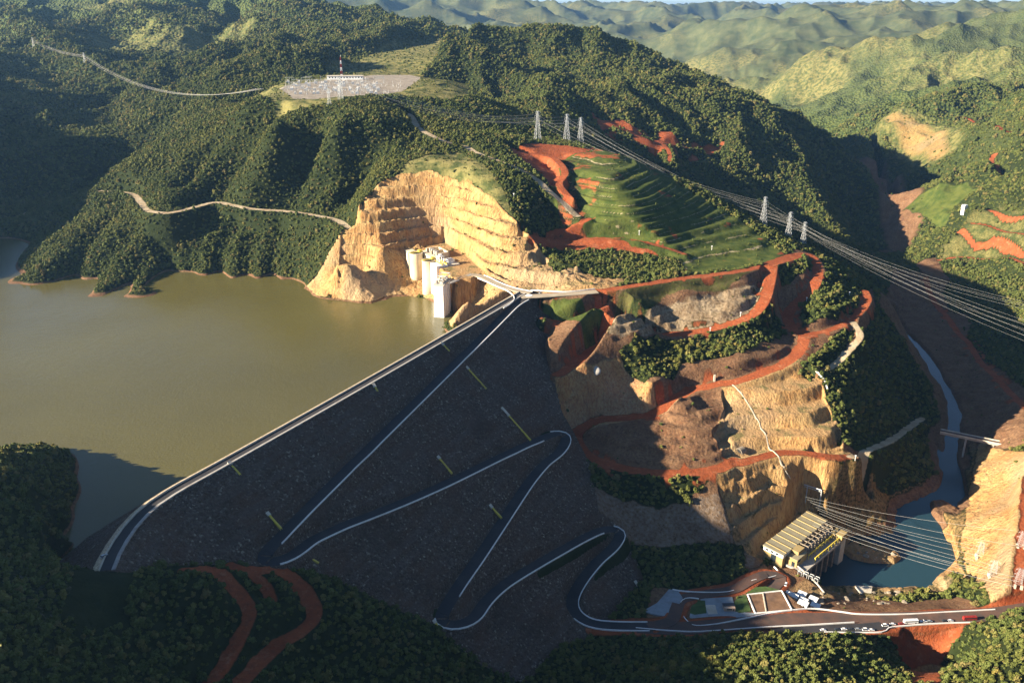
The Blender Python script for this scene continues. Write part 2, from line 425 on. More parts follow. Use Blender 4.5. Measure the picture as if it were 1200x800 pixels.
GULLIES = [(ground_poly(t), d, w) for t, d, w in (
    ('385,150 368,180 345,212 318,240', 24, 13), ('330,128 300,160 268,200 250,232', 24, 14), ('270,150 240,180 210,212', 24, 16), ('230,250 195,285 186,330', 26, 16), ('280,248 256,285 252,330', 26, 15), ('330,255 318,290 312,330', 20, 13), ('150,240 95,290 72,335', 20, 16),
    ('372,140 352,175 325,210 296,242', 38, 20), ('300,140 272,180 240,215 226,236', 36, 22), ('420,152 400,180 365,215 338,240', 36, 19),
    ('455,152 432,185 408,222', 30, 16), ('250,248 222,285 215,310 222,335', 36, 24), ('306,252 290,290 284,332', 18, 16), ('170,255 120,300 90,340', 16, 18),
    ('345,262 335,300 345,330', 14, 18), ('200,252 165,300 140,340', 10, 14), ('60,270 40,300 30,322', 8, 18))]

Z = {}    # named outlines on the plan, traced on the photograph
def zone(name, txt): Z[name] = ground_poly(txt)
zone('quarry', '352,338 372,324 385,300 395,285 402,268 416,250 430,232 448,214 470,205 505,202 515,206 545,212 575,232 600,256 625,283 655,306 685,314 735,326 712,338 650,345 612,346 590,352 560,372 530,380 520,360 495,343 460,352 435,357 397,352 370,346')
zone('quarry_cut', '398,325 400,300 402,268 416,250 430,232 448,214 470,206 505,203 515,207 545,213 575,233 600,257 625,284 655,308 690,318 650,333 600,328 560,308 545,290 520,284 490,284 440,296')
zone('dome', '470,206 480,190 505,182 540,180 560,190 588,225 602,258 575,232 545,212 515,204')
zone('mound', '652,190 690,176 743,186 788,210 856,251 902,283 914,295 900,303 860,311 815,317 770,292 700,270 660,262 648,235 660,215')
zone('mound_base', '600,175 632,168 690,173 743,186 788,210 856,251 902,283 914,295 900,303 860,311 815,318 760,296 640,290 620,280 645,272 676,258 650,225 640,208 615,190')
zone('worked', '634,348 700,343 800,330 870,320 905,310 935,293 958,300 966,318 950,345 935,365 940,385 985,372 1000,345 1022,340 1026,365 1012,395 985,425 962,440 965,470 985,505 990,525 1002,530 1000,545 985,560 960,575 930,600 905,640 880,670 860,650 850,640 740,640 720,615 700,605 690,560 672,520 652,495 640,440 634,400 644,380')
zone('wall_rock', '650,436 690,430 715,424 738,424 768,452 790,462 800,462 784,474 758,484 700,490 668,504 655,480')
zone('bench_rock', '848,456 865,449 900,438 935,420 960,440 966,468 982,500 986,524 950,527 917,527 870,536 850,530 838,505 852,480')
zone('knob', '700,493 740,486 790,474 830,458 852,462 848,500 862,535 835,545 742,548 700,535 682,515')
zone('lower_rock', '862,545 917,532 1000,538 1005,560 960,580 925,605 890,650 868,640 855,600 845,565')
zone('grey_slope', '692,570 740,580 800,592 840,580 850,600 880,640 880,665 850,650 760,637 700,625')
zone('pale_bank', '722,392 700,380 740,350 830,345 880,335 895,330 890,350 880,368 850,378 800,386 750,388')
zone('green_knoll', '638,358 690,350 708,358 716,376 690,378 665,374 645,372')
zone('green_slope', '715,345 770,335 860,322 890,320 850,338 780,345 735,360')
zone('valley_floor', '770,690 800,680 850,688 875,676 905,662 930,670 960,688 1000,700 1060,706 1120,700 1150,718 1000,735 900,742 800,742 760,725')
zone('red_fall', '1020,738 1130,728 1120,745 1098,775 1095,800 1075,800 1060,770')
zone('right_bank', '1150,520 1180,530 1215,530 1215,700 1170,715 1140,680 1130,640 1135,600')
zone('river_rock', '1045,580 1090,560 1140,520 1160,560 1140,610 1110,690 1040,700 960,700 930,690 1000,670 1040,640 970,620 930,600 980,585')
zone('gorge_rock', '1050,320 1100,340 1130,400 1200,460 1200,520 1120,520 1095,450 1060,400 1035,360')
zone('gorge_far', '1000,195 1030,200 1055,235 1070,270 1050,300 1040,260 1010,215')
zone('pale_cliff', '1040,158 1075,162 1098,175 1102,188 1084,193 1058,172')
zone('field_green', '1058,258 1085,248 1130,232 1142,232 1115,248 1108,262 1080,264')
zone('far_red', '1110,300 1140,262 1165,250 1215,246 1215,300 1170,292 1140,300')
zone('plateau', '285,122 330,98 400,88 440,86 500,92 545,100 555,112 520,116 470,112 430,112 380,122 330,130')
zone('plateau_grass', '390,85 430,68 480,52 530,46 545,58 505,75 480,90 440,88')
zone('switchyard', '328,106 345,98 400,91 460,89 500,93 470,104 420,112 370,114 345,112')
zone('substation_slope', '288,122 330,104 345,113 360,120 330,130 300,130')
zone('red_saddle', '695,136 740,148 800,165 845,180 800,185 760,168 710,152')
zone('field_far', '930,85 975,68 985,72 950,90 900,108 880,112')
zone('field_far_b', '915,80 990,88 960,105 930,108')
zone('yellow_bank', '862,545 890,540 900,560 880,600 850,580')
zone('hump', '1072,312 1095,305 1110,330 1100,345 1085,335')
zone('forest_cut_l', '1,672 35,668 70,672 80,690 60,720 52,740 20,720')
zone('hedge', '726,412 745,398 770,395 800,402 830,390 855,382 890,372 905,368 923,382 905,398 870,412 838,420 800,424 786,442 755,446 735,432')
zone('hedge_b', '642,290 690,292 760,296 798,305 800,312 760,314 700,312 655,313 645,305')
zone('hedge_c', '676,312 740,316 800,314 800,320 740,326 700,325')
zone('slope_wood', '690,540 720,548 760,560 830,558 836,562 800,586 770,592 720,578 692,566')
zone('slope_wood_b', '742,640 800,643 868,640 872,660 860,685 800,690 760,685 745,665')
zone('river_wood', '962,440 1000,412 1030,372 1060,400 1080,450 1078,490 1040,505 985,515 990,500 975,470')
zone('river_wood_b', '1000,545 1045,520 1090,500 1105,520 1100,555 1060,570 1030,572 1018,560')
zone('ring_wood', '938,345 965,328 1000,330 1015,345 1000,362 960,365 944,372')
zone('ring_wood_b', '952,420 985,388 1000,390 985,412 950,438 940,430')
zone('ring_wood_c', '912,312 945,300 950,312 925,330 912,335')
zone('foot_wood', '760,735 900,742 1000,742 1050,760 1060,800 600,800 640,775 700,745')
Z['pond'] = np.array([P(u, v, -193)[:2] for u, v in pix('938,674 950,655 985,640 1000,655 1040,660 1062,652 1070,625 1068,600 1088,590 1102,578 1108,556 1110,535 1117,535 1126,560 1130,582 1112,588 1098,592 1100,610 1112,632 1118,656 1104,665 1082,684 1050,690 1000,686 965,692 950,685')])
ISLANDS = [np.array([P(u, v, -190)[:2] for u, v in pix(t)]) for t in ('1094,588 1104,587 1114,592 1126,600 1130,622 1124,634 1114,630 1106,612 1096,600', '988,640 1006,634 1034,640 1052,650 1046,655 1018,654 1000,650')]
RIVER = spline([P(u, v, -198) for u, v in ((1113, 540), (1116, 510), (1117, 484), (1108, 463), (1098, 447), (1088, 428), (1072, 408), (1058, 394), (1048, 380), (1044, 370))], 15.0)
RIVER_FAR = spline([P(u, v, -198) for u, v in ((1044, 246), (1040, 234), (1030, 218), (1000, 190))], 20.0)

DAM_FOOT = np.array([damP(u, v)[:2] for u, v in CONTACT_R + CONTACT_L] + [(-262, 418), (-300, 470), (-290, 520), (-70, 850), (-60, 905), P(600, 339, 0)[:2]])
WATER_Z = -40.0
RESERVOIR = np.array([(CREST[i][0] - 3, CREST[i][1] + 1) for i in range(0, len(CREST) - 8, 4)] + [(-222, 420), (-300, 400), (-1500, 300), (-1600, 1400), (-500, 1450), (-250, 1100), (-60, 1000), (0, 935)])
RIVER_Z = -193.0
PADS = [  # outline, height
    (np.array([P(u, v, 165)[:2] for u, v in ((318, 112), (345, 118), (400, 114), (455, 110), (520, 97), (480, 88), (400, 88), (345, 97))]), 165.0, 25.0),
    (np.array([P(u, v, -156)[:2] for u, v in ((765, 716), (790, 690), (850, 686), (880, 690), (915, 690), (945, 716), (930, 722), (800, 734))]), -156.0, 10.0),
    (np.array([P(u, v, -172)[:2] for u, v in ((892, 650), (945, 588), (985, 640), (930, 672), (905, 672))]), -172.0, 6.0),
    (np.array([P(u, v, -170)[:2] for u, v in ((905, 668), (930, 668), (958, 690), (975, 700), (940, 700), (915, 690))]), -168.0, 5.0),
    (np.array([P(u, v, 2)[:2] for u, v in ((498, 289), (520, 284), (545, 298), (566, 318), (552, 326), (535, 327), (512, 312))]), 2.0, 4.0),
]

def terrace(z, step, flat=0.4):
    f = z / step; i = np.floor(f); f = f - i
    return step * (i + smooth(flat, 1.0, f))

def heights(x, y):
    sh = x.shape
    x = x.ravel(); y = y.ravel()
    r = np.sqrt(x * x + y * y)
    h = base_h(x, y)
    # natural relief: spurs and gullies, larger further off, none where the ground was worked
    calm = np.zeros_like(x)
    for n in ('quarry', 'mound_base', 'worked', 'plateau', 'valley_floor', 'dome', 'plateau_grass'):
        calm = np.maximum(calm, soft_poly(x, y, Z[n], 40.0))
    calm = np.maximum(calm, soft_poly(x, y, DAM_FOOT, 30.0))
    wx = x + 60 * fbm(x, y, 400.0, 2); wy = y + 60 * fbm(x + 900, y - 300, 400.0, 2)
    far = smooth(1350, 2200, r)
    vfar = smooth(3500, 7500, r)
    near = 1 - smooth(700, 1000, r)
    amp = (4.0 + 105.0 * far + 165 * vfar)
    rd = ridged(wx, wy, 620.0, 4) * (1 - vfar) + ridged(wx, wy, 1500.0, 3) * vfar
    wet = smooth(-196, -120, h)
    h = h + (1 - calm) * amp * (rd - 0.25 - 0.40 * vfar) * (0.25 + 0.75 * wet)
    h = h + (1 - calm) * (1.2 + 5.0 * far) * fbm(x, y, 70.0, 4) * (1 - vfar)
    h = h + calm * 0.9 * fbm(x, y, 22.0, 4)
    for line, dep, wid in GULLIES:
        l = np.hstack([line, np.zeros((len(line), 1))])
        n = len(l)
        l[:, 2] = np.linspace(0.35, 1.0, n)
        idx, d, zz = near_line(x, y, l, wid * 2.6)
        h[idx] -= dep * zz * np.exp(-(d / wid) ** 2)
    # the dam stands in a trench of its own
    m = soft_poly(x, y, DAM_FOOT, 5.0)
    s = np.nonzero(m > 0)[0]
    h[s] = h[s] * (1 - m[s]) + np.minimum(h[s], dam_h(x[s], y[s]) - 5.0) * m[s]
    # quarry, mound and cut benches
    wob = 2.0 * fbm(x, y, 60.0, 3)
    for n, step, flat, w, wb in (('quarry_cut', 12.5, 0.5, 3.0, 0.25), ('mound', 8.0, 0.26, 45.0, 0.3), ('bench_rock', 12.5, 0.52, 3.0, 0.3), ('lower_rock', 13.0, 0.35, 6.0, 1.2), ('knob', 7.0, 0.45, 5.0, 0.3), ('pale_bank', 8.0, 0.4, 5.0, 0.8), ('ring_wood', 9, .4, 6, .5)):
        m = soft_poly(x, y, Z[n], w)
        s = np.nonzero(m > 0)[0]
        zs = h[s] + wb * wob[s]
        h[s] = h[s] + m[s] * (terrace(zs, step, flat) - step * 0.15 - zs)
    # rough rock
    for n, a in (('quarry_cut', 0.8), ('bench_rock', 0.9), ('wall_rock', 1.6), ('lower_rock', 2.4), ('river_rock', 2.5), ('quarry', 2.2), ('knob', 1.0), ('pale_bank', 1.2), ('gorge_rock', 3.0), ('right_bank', 1.6), ('gorge_far', 3.0)):
        m = soft_poly(x, y, Z[n], 5.0)
        s = np.nonzero(m > 0)[0]
        h[s] += m[s] * a * (ridged(x[s] + 3 * fbm(x[s], y[s], 15., 2), y[s], 16.0, 4) - 0.3)
    for poly, z, w in PADS:
        m = soft_poly(x, y, poly, w)
        h = h * (1 - m) + z * m
    for name, (line, hw) in TRACKS.items():
        bl = 28.0 if line[:, 1].min() > 1200 else 9.0
        if name == 'contour' or name == 'valley': bl = 16.0
        idx, d, z = near_line(x, y, line, hw + bl)
        m = 1 - smooth(hw + 0.5, hw + bl, d)
        h[idx] = h[idx] * (1 - m) + (z - 0.12) * m
    for line, hw in ((ENTRY_ROAD, 5.5), (VALLEY_ROAD, 7.0), (PARK_ROAD, 5.5), (ZIGLOW, 6.0)):
        idx, d, z = near_line(x, y, line, hw + 8)
        m = 1 - smooth(hw + 0.5, hw + 8, d)
        h[idx] = h[idx] * (1 - m) + (z - 0.30) * m
    # river bed
    gorge = smooth(420, 520, x) * (1 - smooth(2500, 3300, y)) * (y > 720)
    h = np.where(gorge > 0, np.maximum(h, -189.0 + 2.5 * fbm(x, y, 25.0, 3) - 400 * (1 - gorge)), h)
    m = soft_poly(x, y, Z['pond'], 6.0); m = m * m
    h = np.where(m > 0, h * (1 - m) + np.minimum(h, -198.0) * m, h)
    for rl in (RIVER, RIVER_FAR):
        idx, d, zz = near_line(x, y, rl, 40.0)
        w = 1.0 + 3.0 * fbm(x[idx], y[idx], 30.0, 2) + 5 * smooth(1500, 3500, y[idx])
        m = (1 - smooth(w, w + 12, d)) * (1 - smooth(2500, 3000, y[idx]))
        h[idx] = h[idx] * (1 - m) + np.minimum(h[idx], -198.0) * m
    for isl in ISLANDS:
        m = soft_poly(x, y, isl, 7.0)
        s = np.nonzero(m > 0)[0]
        h[s] = np.maximum(h[s], -199 + m[s] * (9.5 + 2.2 * ridged(x[s], y[s], 14.0, 4)))
    return h.reshape(sh)

# ---------------------------------------------------------------- what covers the ground
def cover(x, y, z, slope):
    """masks 0..1: red earth, rock, grass, wood / grey, straw, brown earth and painted gorge shade, pale"""
    n1 = fbm(x, y, 14.0, 3); n2 = fbm(x + 500, y + 200, 45.0, 3); n3 = fbm(x - 900, y, 260.0, 3)
    jx = x + 3.5 * n1; jy = y + 3.5 * fbm(x - 77, y + 33, 14.0, 3)
    r = np.sqrt(x * x + y * y)
    c = {k: np.zeros_like(x) for k in ('red', 'rock', 'grass', 'wood', 'grey', 'straw', 'brown', 'pale')}
    def put(k, name, w=4.0, f=1.0):
        m = soft_poly(jx, jy, Z[name], w) * f
        for q in c: c[q] *= (1 - m)
        c[k] = np.maximum(c[k], m)
        return m
    c['wood'][:] = 1.0
    far = smooth(2300, 3600, r)
    dry = smooth(-0.05, 0.55, fbm(x - 900, y, 620.0, 3) + 0.15 * n2) * (far + 0.35 * smooth(1500, 2300, r)) * 0.9
    dry *= 0.75; c['wood'] *= 1 - dry; c['straw'] += dry
    put('straw', 'plateau_grass', 30); put('straw', 'plateau', 12)
    put('straw', 'field_far', 120); put('straw', 'field_far_b', 80, .8)
    put('red', 'red_saddle', 10, smooth(-0.25, 0.2, n2) * .9)
    put('brown', 'gorge_far', 40, .8); put('straw', 'pale_cliff', 90, .9); put('rock', 'pale_cliff', 40, .55)
    put('straw', 'far_red', 60, .5); put('grass', 'field_green', 8)
    put('brown', 'gorge_rock', 12); put('brown', 'hump', 12, .8)  # gorge rock gets the brown cover to paint in its shade
    put('straw', 'dome', 6); put('rock', 'quarry', 4)
    m = put('red', 'mound_base', 6)
    put('grass', 'mound', 8, 1.0)
    ring = soft_poly(x, y, Z['mound'], 1.0)
    left = smooth(0.0, 1.0, (205 - x) / 190 + 0.6 * n2) * ring
    c['grass'] *= 1 - 0.85 * left; c['brown'] = np.maximum(c['brown'], 0.55 * left)
    fr = (z + 0.8 * n1) / 8.0; fr = fr - np.floor(fr)
    band = ring * (smooth(0.02, 0.10, fr) - smooth(0.26, 0.36, fr)) * (0.5 + 0.5 * smooth(-0.2, 0.3, n2))
    edge = ring * (smooth(0.20, 0.26, fr) - smooth(0.36, 0.42, fr)); c['pale'] = np.maximum(c['pale'], 0.5 * edge * smooth(-0.45, 0.0, n2))
    c['straw'] = np.maximum(c['straw'], 0.45 * band); c['brown'] *= 1 - 0.7 * band; c['grass'] *= 1 - .5 * band
    redr = ring * smooth(0.2, 0.5, fbm(x - 300, y + 70, 35.0, 3) + 0.45 * (1 - smooth(20, 150, x)) + 0.6 * smooth(90, 97, z)) * (1 - band)
    c['red'] = np.maximum(c['red'], 0.6 * redr)
    put('brown', 'worked', 5)
    put('pale', 'pale_bank', 5, .45); put('grass', 'green_slope', 5, .5); put('grass', 'green_knoll', 4, .75); c['straw'] += 0.3 * soft_poly(jx, jy, Z['green_knoll'], 4.0) * (n2 > 0)
    put('rock', 'wall_rock', 4, .7); c['red'] = np.maximum(c['red'], soft_poly(jx, jy, Z['wall_rock'], 4.0) * 0.38); put('rock', 'bench_rock', 4); put('rock', 'lower_rock', 6, .8); put('grey', 'grey_slope', 8, .4)
    put('brown', 'valley_floor', 6); put('red', 'red_fall', 5); put('rock', 'river_rock', 6, .45); put('rock', 'right_bank', 5)
    put('rock', 'yellow_bank', 4, .7); put('grey', 'forest_cut_l', 5, .3)
    put('grey', 'switchyard', 5)
    for nm in ('hedge', 'hedge_b', 'hedge_c', 'slope_wood', 'slope_wood_b', 'river_wood', 'river_wood_b', 'ring_wood', 'ring_wood_b', 'ring_wood_c', 'foot_wood'):
        put('wood', nm, 3)
    # bare rim along the water
    m = smooth(-37.3, -39.3, z + 1.2 * n1) * smooth(-60, -44, z) * in_poly(x, y, RESERVOIR)
    for q in c: c[q] *= 1 - m
    c['brown'] = np.maximum(c['brown'], 0.8 * m)
    m = smooth(-184, -189, z + 2 * n1) * (1 - smooth(1500, 2600, r))
    for q in c: c[q] *= 1 - m
    c['rock'] = np.maximum(c['rock'], m * (y <= 740)); c['brown'] = np.maximum(c['brown'], m * (y > 740))  # rim rock along the gorge browned, its shade put into the colour
    for name, (line, hw) in TRACKS.items():
        if name == 'slope_track': continue
        k = TRACK_COVER.get(name, 'red')
        idx, d, zz = near_line(jx * 0.5 + x * 0.5, jy * 0.5 + y * 0.5, line, hw + 16)
        w_ = hw + 1.6 * n1[idx]
        m = 1 - smooth(w_ - 1.0, w_ + 2.5, d)
        m = np.maximum(m, 0.75 * (1 - smooth(w_ + 2, w_ + 14, d)) * smooth(0.0, 0.35, n1[idx] + 0.6 * n2[idx]) * (1 - 0.95 * (c['rock'][idx] > 0.3))) if k == 'red' and line[:, 1].min() < 1200 and not name.startswith('left') else m
        for q in c: c[q][idx] *= 1 - m
        c[k][idx] = np.maximum(c[k][idx], m)
    for line, hw in ((ENTRY_ROAD, 8), (VALLEY_ROAD, 10.0), (PARK_ROAD, 7.0), (DAM_ROADS['five'][len(DAM_ROADS['five']) // 3:], 8.0)):
        idx, d, zz = near_line(x, y, line, hw + 4)
        m = 1 - smooth(hw - 0.5, hw + 3.5, d)
        for q in c: c[q][idx] *= 1 - m
        c['red'][idx] = np.maximum(c['red'][idx], m * .8)
    return c

# ---------------------------------------------------------------- materials
MATS = {}
def new_mat(name):
    m = bpy.data.materials.new(name); m.use_nodes = True
    MATS[name] = m
    return m, m.node_tree, m.node_tree.nodes["Principled BSDF"]

def N(nt, typ, **kw):
    n = nt.nodes.new(typ)
    for k, v in kw.items():
        if k.startswith('in_'):
            key = k[3:]
            n.inputs[int(key) if key.isdigit() else key].default_value = v
        else: setattr(n, k, v)
    return n
def mixc(nt, fac, a, b, mode='MIX'):
    n = nt.nodes.new("ShaderNodeMix"); n.data_type = 'RGBA'; n.blend_type = mode
    for s, v in ((0, fac), (6, a), (7, b)):
        if isinstance(v, (int, float)): n.inputs[s].default_value = v
        elif isinstance(v, tuple): n.inputs[s].default_value = v if len(v) == 4 else (*v, 1)
        else: nt.links.new(v, n.inputs[s])
    return n.outputs[2]
def math_(nt, op, a, b=None, clamp=False):
    n = nt.nodes.new("ShaderNodeMath"); n.operation = op; n.use_clamp = clamp
    for s, v in ((0, a), (1, b)):
        if v is None: continue
        if isinstance(v, (int, float)): n.inputs[s].default_value = v
        else: nt.links.new(v, n.inputs[s])
    return n.outputs[0]
def noise(nt, vec, scale, detail=4.0, rough=0.55):
    n = N(nt, "ShaderNodeTexNoise"); n.inputs['Scale'].default_value = scale; n.inputs['Detail'].default_value = detail; n.inputs['Roughness'].default_value = rough
    if vec is not None: nt.links.new(vec, n.inputs['Vector'])
    return n.outputs[0]
def ramp(nt, fac, stops):
    n = nt.nodes.new("ShaderNodeValToRGB")
    e = n.color_ramp.elements
    while len(e) < len(stops): e.new(0.5)
    for q, (p, col) in zip(e, stops):
        q.position = p; q.color = (*col, 1) if len(col) == 3 else col
    nt.links.new(fac, n.inputs[0])
    return n.outputs[0]
def rng_(nt, v, a, b, c=0.0, d=1.0):
    n = nt.nodes.new("ShaderNodeMapRange"); n.inputs[1].default_value = a; n.inputs[2].default_value = b; n.inputs[3].default_value = c; n.inputs[4].default_value = d
    nt.links.new(v, n.inputs[0])
    return n.outputs[0]
def bump(nt, h, strength, dist, bs):
    n = nt.nodes.new("ShaderNodeBump"); n.inputs['Strength'].default_value = strength; n.inputs['Distance'].default_value = dist
    nt.links.new(h, n.inputs['Height']); nt.links.new(n.outputs[0], bs.inputs['Normal'])

def plain(name, col, rough=0.7, vary=0.15, scale=0.6, metal=0.0, dirt=None):
    m, nt, bs = new_mat(name)
    g = N(nt, "ShaderNodeTexCoord").outputs['Object']
    n = noise(nt, g, scale, 5.0)
    lo = tuple(c * (1 - vary) for c in col); hi = tuple(min(1, c * (1 + vary)) for c in col)
    c = ramp(nt, n, [(0.3, lo), (0.7, hi)])
    if dirt:
        n2 = noise(nt, g, scale * 0.3, 6.0)
        c = mixc(nt, rng_(nt, n2, 0.5, 0.75, 0, 0.6), c, dirt)
    nt.links.new(c, bs.inputs['Base Color'])
    bs.inputs['Roughness'].default_value = rough; bs.inputs['Metallic'].default_value = metal
    bs.inputs['Specular IOR Level'].default_value = 0.3
    return m

def make_terrain_material():
    m, nt, bs = new_mat("ground_cover")
    geo = N(nt, "ShaderNodeNewGeometry")
    pos = geo.outputs['Position']
    A = N(nt, "ShaderNodeAttribute", attribute_name="cover_a"); B = N(nt, "ShaderNodeAttribute", attribute_name="cover_b")
    sa = N(nt, "ShaderNodeSeparateColor"); sb = N(nt, "ShaderNodeSeparateColor")
    nt.links.new(A.outputs['Color'], sa.inputs[0]); nt.links.new(B.outputs['Color'], sb.inputs[0])
    red, rock, grass, wood = sa.outputs[0], sa.outputs[1], sa.outputs[2], A.outputs['Alpha']
    grey, straw, brown, pale = sb.outputs[0], sb.outputs[1], sb.outputs[2], B.outputs['Alpha']
    n_s = noise(nt, pos, 0.35, 5.0, 0.65); n_m = noise(nt, pos, 0.06, 5.0, 0.6); n_l = noise(nt, pos, 0.008, 4.0, 0.55)
    # stretched noise: streaks that run down a cut face
    mp = N(nt, "ShaderNodeMapping"); mp.inputs['Scale'].default_value = (1, 1, 0.12); nt.links.new(pos, mp.inputs[0])
    n_v = noise(nt, mp.outputs[0], 0.45, 5.0, 0.65)
    vor = N(nt, "ShaderNodeTexVoronoi", feature='DISTANCE_TO_EDGE'); vor.inputs['Scale'].default_value = 0.28; nt.links.new(mp.outputs[0], vor.inputs['Vector'])
    base_wood = ramp(nt, n_m, [(0.3, (0.012, 0.020, 0.006)), (0.7, (0.028, 0.036, 0.012))])
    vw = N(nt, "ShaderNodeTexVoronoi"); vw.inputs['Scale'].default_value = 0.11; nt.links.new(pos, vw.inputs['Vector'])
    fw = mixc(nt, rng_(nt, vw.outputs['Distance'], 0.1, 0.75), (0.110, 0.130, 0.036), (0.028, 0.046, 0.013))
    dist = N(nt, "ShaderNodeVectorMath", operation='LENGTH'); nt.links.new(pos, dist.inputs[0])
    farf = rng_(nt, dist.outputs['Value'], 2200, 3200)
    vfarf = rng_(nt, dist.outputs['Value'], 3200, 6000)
    fw = mixc(nt, vfarf, fw, mixc(nt, rng_(nt, noise(nt, pos, 0.012, 6.0, .7), .35, .65), (0.046, 0.062, 0.028), (0.110, 0.118, 0.052)))  # far woods turn duller with distance: some haze painted into their colour
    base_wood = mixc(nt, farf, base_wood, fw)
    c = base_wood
    c_straw = mixc(nt, n_l, (0.17, 0.165, 0.055), (0.26, 0.215, 0.085))
    c_straw = mixc(nt, rng_(nt, n_m, 0.42, 0.60), c_straw, (0.065, 0.080, 0.026))
    c_brown = mixc(nt, rng_(nt, n_m, 0.3, 0.7), (0.13, 0.062, 0.033), (0.21, 0.125, 0.07))
    c_brown = mixc(nt, rng_(nt, n_s, 0.44, 0.68), c_brown, (0.085, 0.048, 0.028))
    c_brown = mixc(nt, rng_(nt, n_v, 0.54, 0.72, 0, .7), c_brown, (0.30, 0.19, 0.10))
    c_red = mixc(nt, rng_(nt, n_m, 0.3, 0.7), (0.24, 0.056, 0.020), (0.34, 0.095, 0.036))
    c_red = mixc(nt, rng_(nt, n_s, 0.42, 0.72, 0, .8), c_red, (0.17, 0.055, 0.026))
    c_red = mixc(nt, rng_(nt, noise(nt, pos, 0.14, 6.0, .7), 0.55, 0.72, 0, .7), c_red, (0.40, 0.19, 0.10))
    c_rock = mixc(nt, rng_(nt, n_m, 0.32, 0.68), (0.38, 0.195, 0.068), (0.50, 0.335, 0.145))
    c_rock = mixc(nt, rng_(nt, n_v, 0.50, 0.68), c_rock, (0.20, 0.105, 0.05))
    c_rock = mixc(nt, rng_(nt, n_l, 0.50, 0.62, 0, .45), c_rock, (0.34, 0.28, 0.20))
    c_rock = mixc(nt, rng_(nt, vor.outputs['Distance'], 0.0, 0.05, 0.45, 0.0), c_rock, (0.12, 0.08, 0.045))
    upz = N(nt, 'ShaderNodeSeparateXYZ'); nt.links.new(geo.outputs['True Normal'], upz.inputs[0])
    c_rock = mixc(nt, math_(nt, 'MULTIPLY', rng_(nt, upz.outputs[2], 0.80, 0.95), rng_(nt, n_m, 0.3, 0.6, .35, .9)), c_rock, (0.38, 0.245, 0.12))
    c_rock = mixc(nt, math_(nt, 'MULTIPLY', rng_(nt, upz.outputs[2], 0.86, 0.96), rng_(nt, n_m, 0.52, 0.62, 0, .7)), c_rock, (0.10, 0.11, 0.04))
    c_grass = mixc(nt, rng_(nt, n_m, 0.35, 0.65), (0.036, 0.058, 0.013), (0.090, 0.105, 0.025))
    c_grey = mixc(nt, rng_(nt, n_m, 0.35, 0.65), (0.20, 0.17, 0.135), (0.33, 0.29, 0.24))
    c_pale = mixc(nt, rng_(nt, n_m, 0.35, 0.65), (0.33, 0.245, 0.15), (0.45, 0.37, 0.25))
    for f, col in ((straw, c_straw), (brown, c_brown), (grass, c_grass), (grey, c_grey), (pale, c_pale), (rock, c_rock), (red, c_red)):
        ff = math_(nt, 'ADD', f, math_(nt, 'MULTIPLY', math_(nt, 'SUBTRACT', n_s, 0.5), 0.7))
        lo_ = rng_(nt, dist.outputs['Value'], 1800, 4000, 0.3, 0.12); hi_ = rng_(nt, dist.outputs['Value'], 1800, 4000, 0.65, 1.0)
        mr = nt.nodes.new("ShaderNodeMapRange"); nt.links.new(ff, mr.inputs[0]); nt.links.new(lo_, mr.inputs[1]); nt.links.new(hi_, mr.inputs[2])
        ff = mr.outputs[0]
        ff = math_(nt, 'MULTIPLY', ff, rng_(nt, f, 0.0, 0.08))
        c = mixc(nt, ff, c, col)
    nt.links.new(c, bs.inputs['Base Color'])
    bs.inputs['Roughness'].default_value = 0.95
    bs.inputs['Specular IOR Level'].default_value = 0.08
    hgt = math_(nt, 'ADD', math_(nt, 'MULTIPLY', n_s, 1.2), math_(nt, 'ADD', math_(nt, 'MULTIPLY', math_(nt, 'MULTIPLY', n_v, rock), 3.0), math_(nt, 'MULTIPLY', math_(nt, 'MULTIPLY', vw.outputs['Distance'], -9.0), math_(nt, 'MULTIPLY', math_(nt, 'MULTIPLY', farf, math_(nt, 'SUBTRACT', 1.0, vfarf)), math_(nt, 'ADD', wood, math_(nt, 'MULTIPLY', straw, .4))))))
    bump(nt, hgt, 1.0, 1.0, bs)
    return m
make_terrain_material()

# ---------------------------------------------------------------- object helpers
def link(o, parent=None):
    C.objects.link(o)
    if parent: o.parent = parent
    return o
def tag(o, label=None, cat=None, group=None, kind=None):
    if label: o['label'] = label
    if cat: o['category'] = cat
    if group: o['group'] = group
    if kind: o['kind'] = kind
    return o
def np_mesh(name, verts, quads, mat, smooth_=True):
    me = bpy.data.meshes.new(name)
    verts = np.asarray(verts, np.float32); quads = np.asarray(quads, np.int32)
    k = quads.shape[1]
    me.vertices.add(len(verts)); me.vertices.foreach_set('co', verts.ravel())
    me.loops.add(quads.size); me.loops.foreach_set('vertex_index', quads.ravel())
    me.polygons.add(len(quads)); me.polygons.foreach_set('loop_start', np.arange(0, quads.size, k, dtype=np.int32))
    me.polygons.foreach_set('use_smooth', np.full(len(quads), smooth_))
    me.update(calc_edges=True)
    if mat: me.materials.append(mat)
    return me
def grid_quads(nr, nc):
    i = np.arange((nr - 1) * nc).reshape(nr - 1, nc)[:, :-1].ravel()
    return np.stack([i, i + 1, i + nc + 1, i + nc], 1)

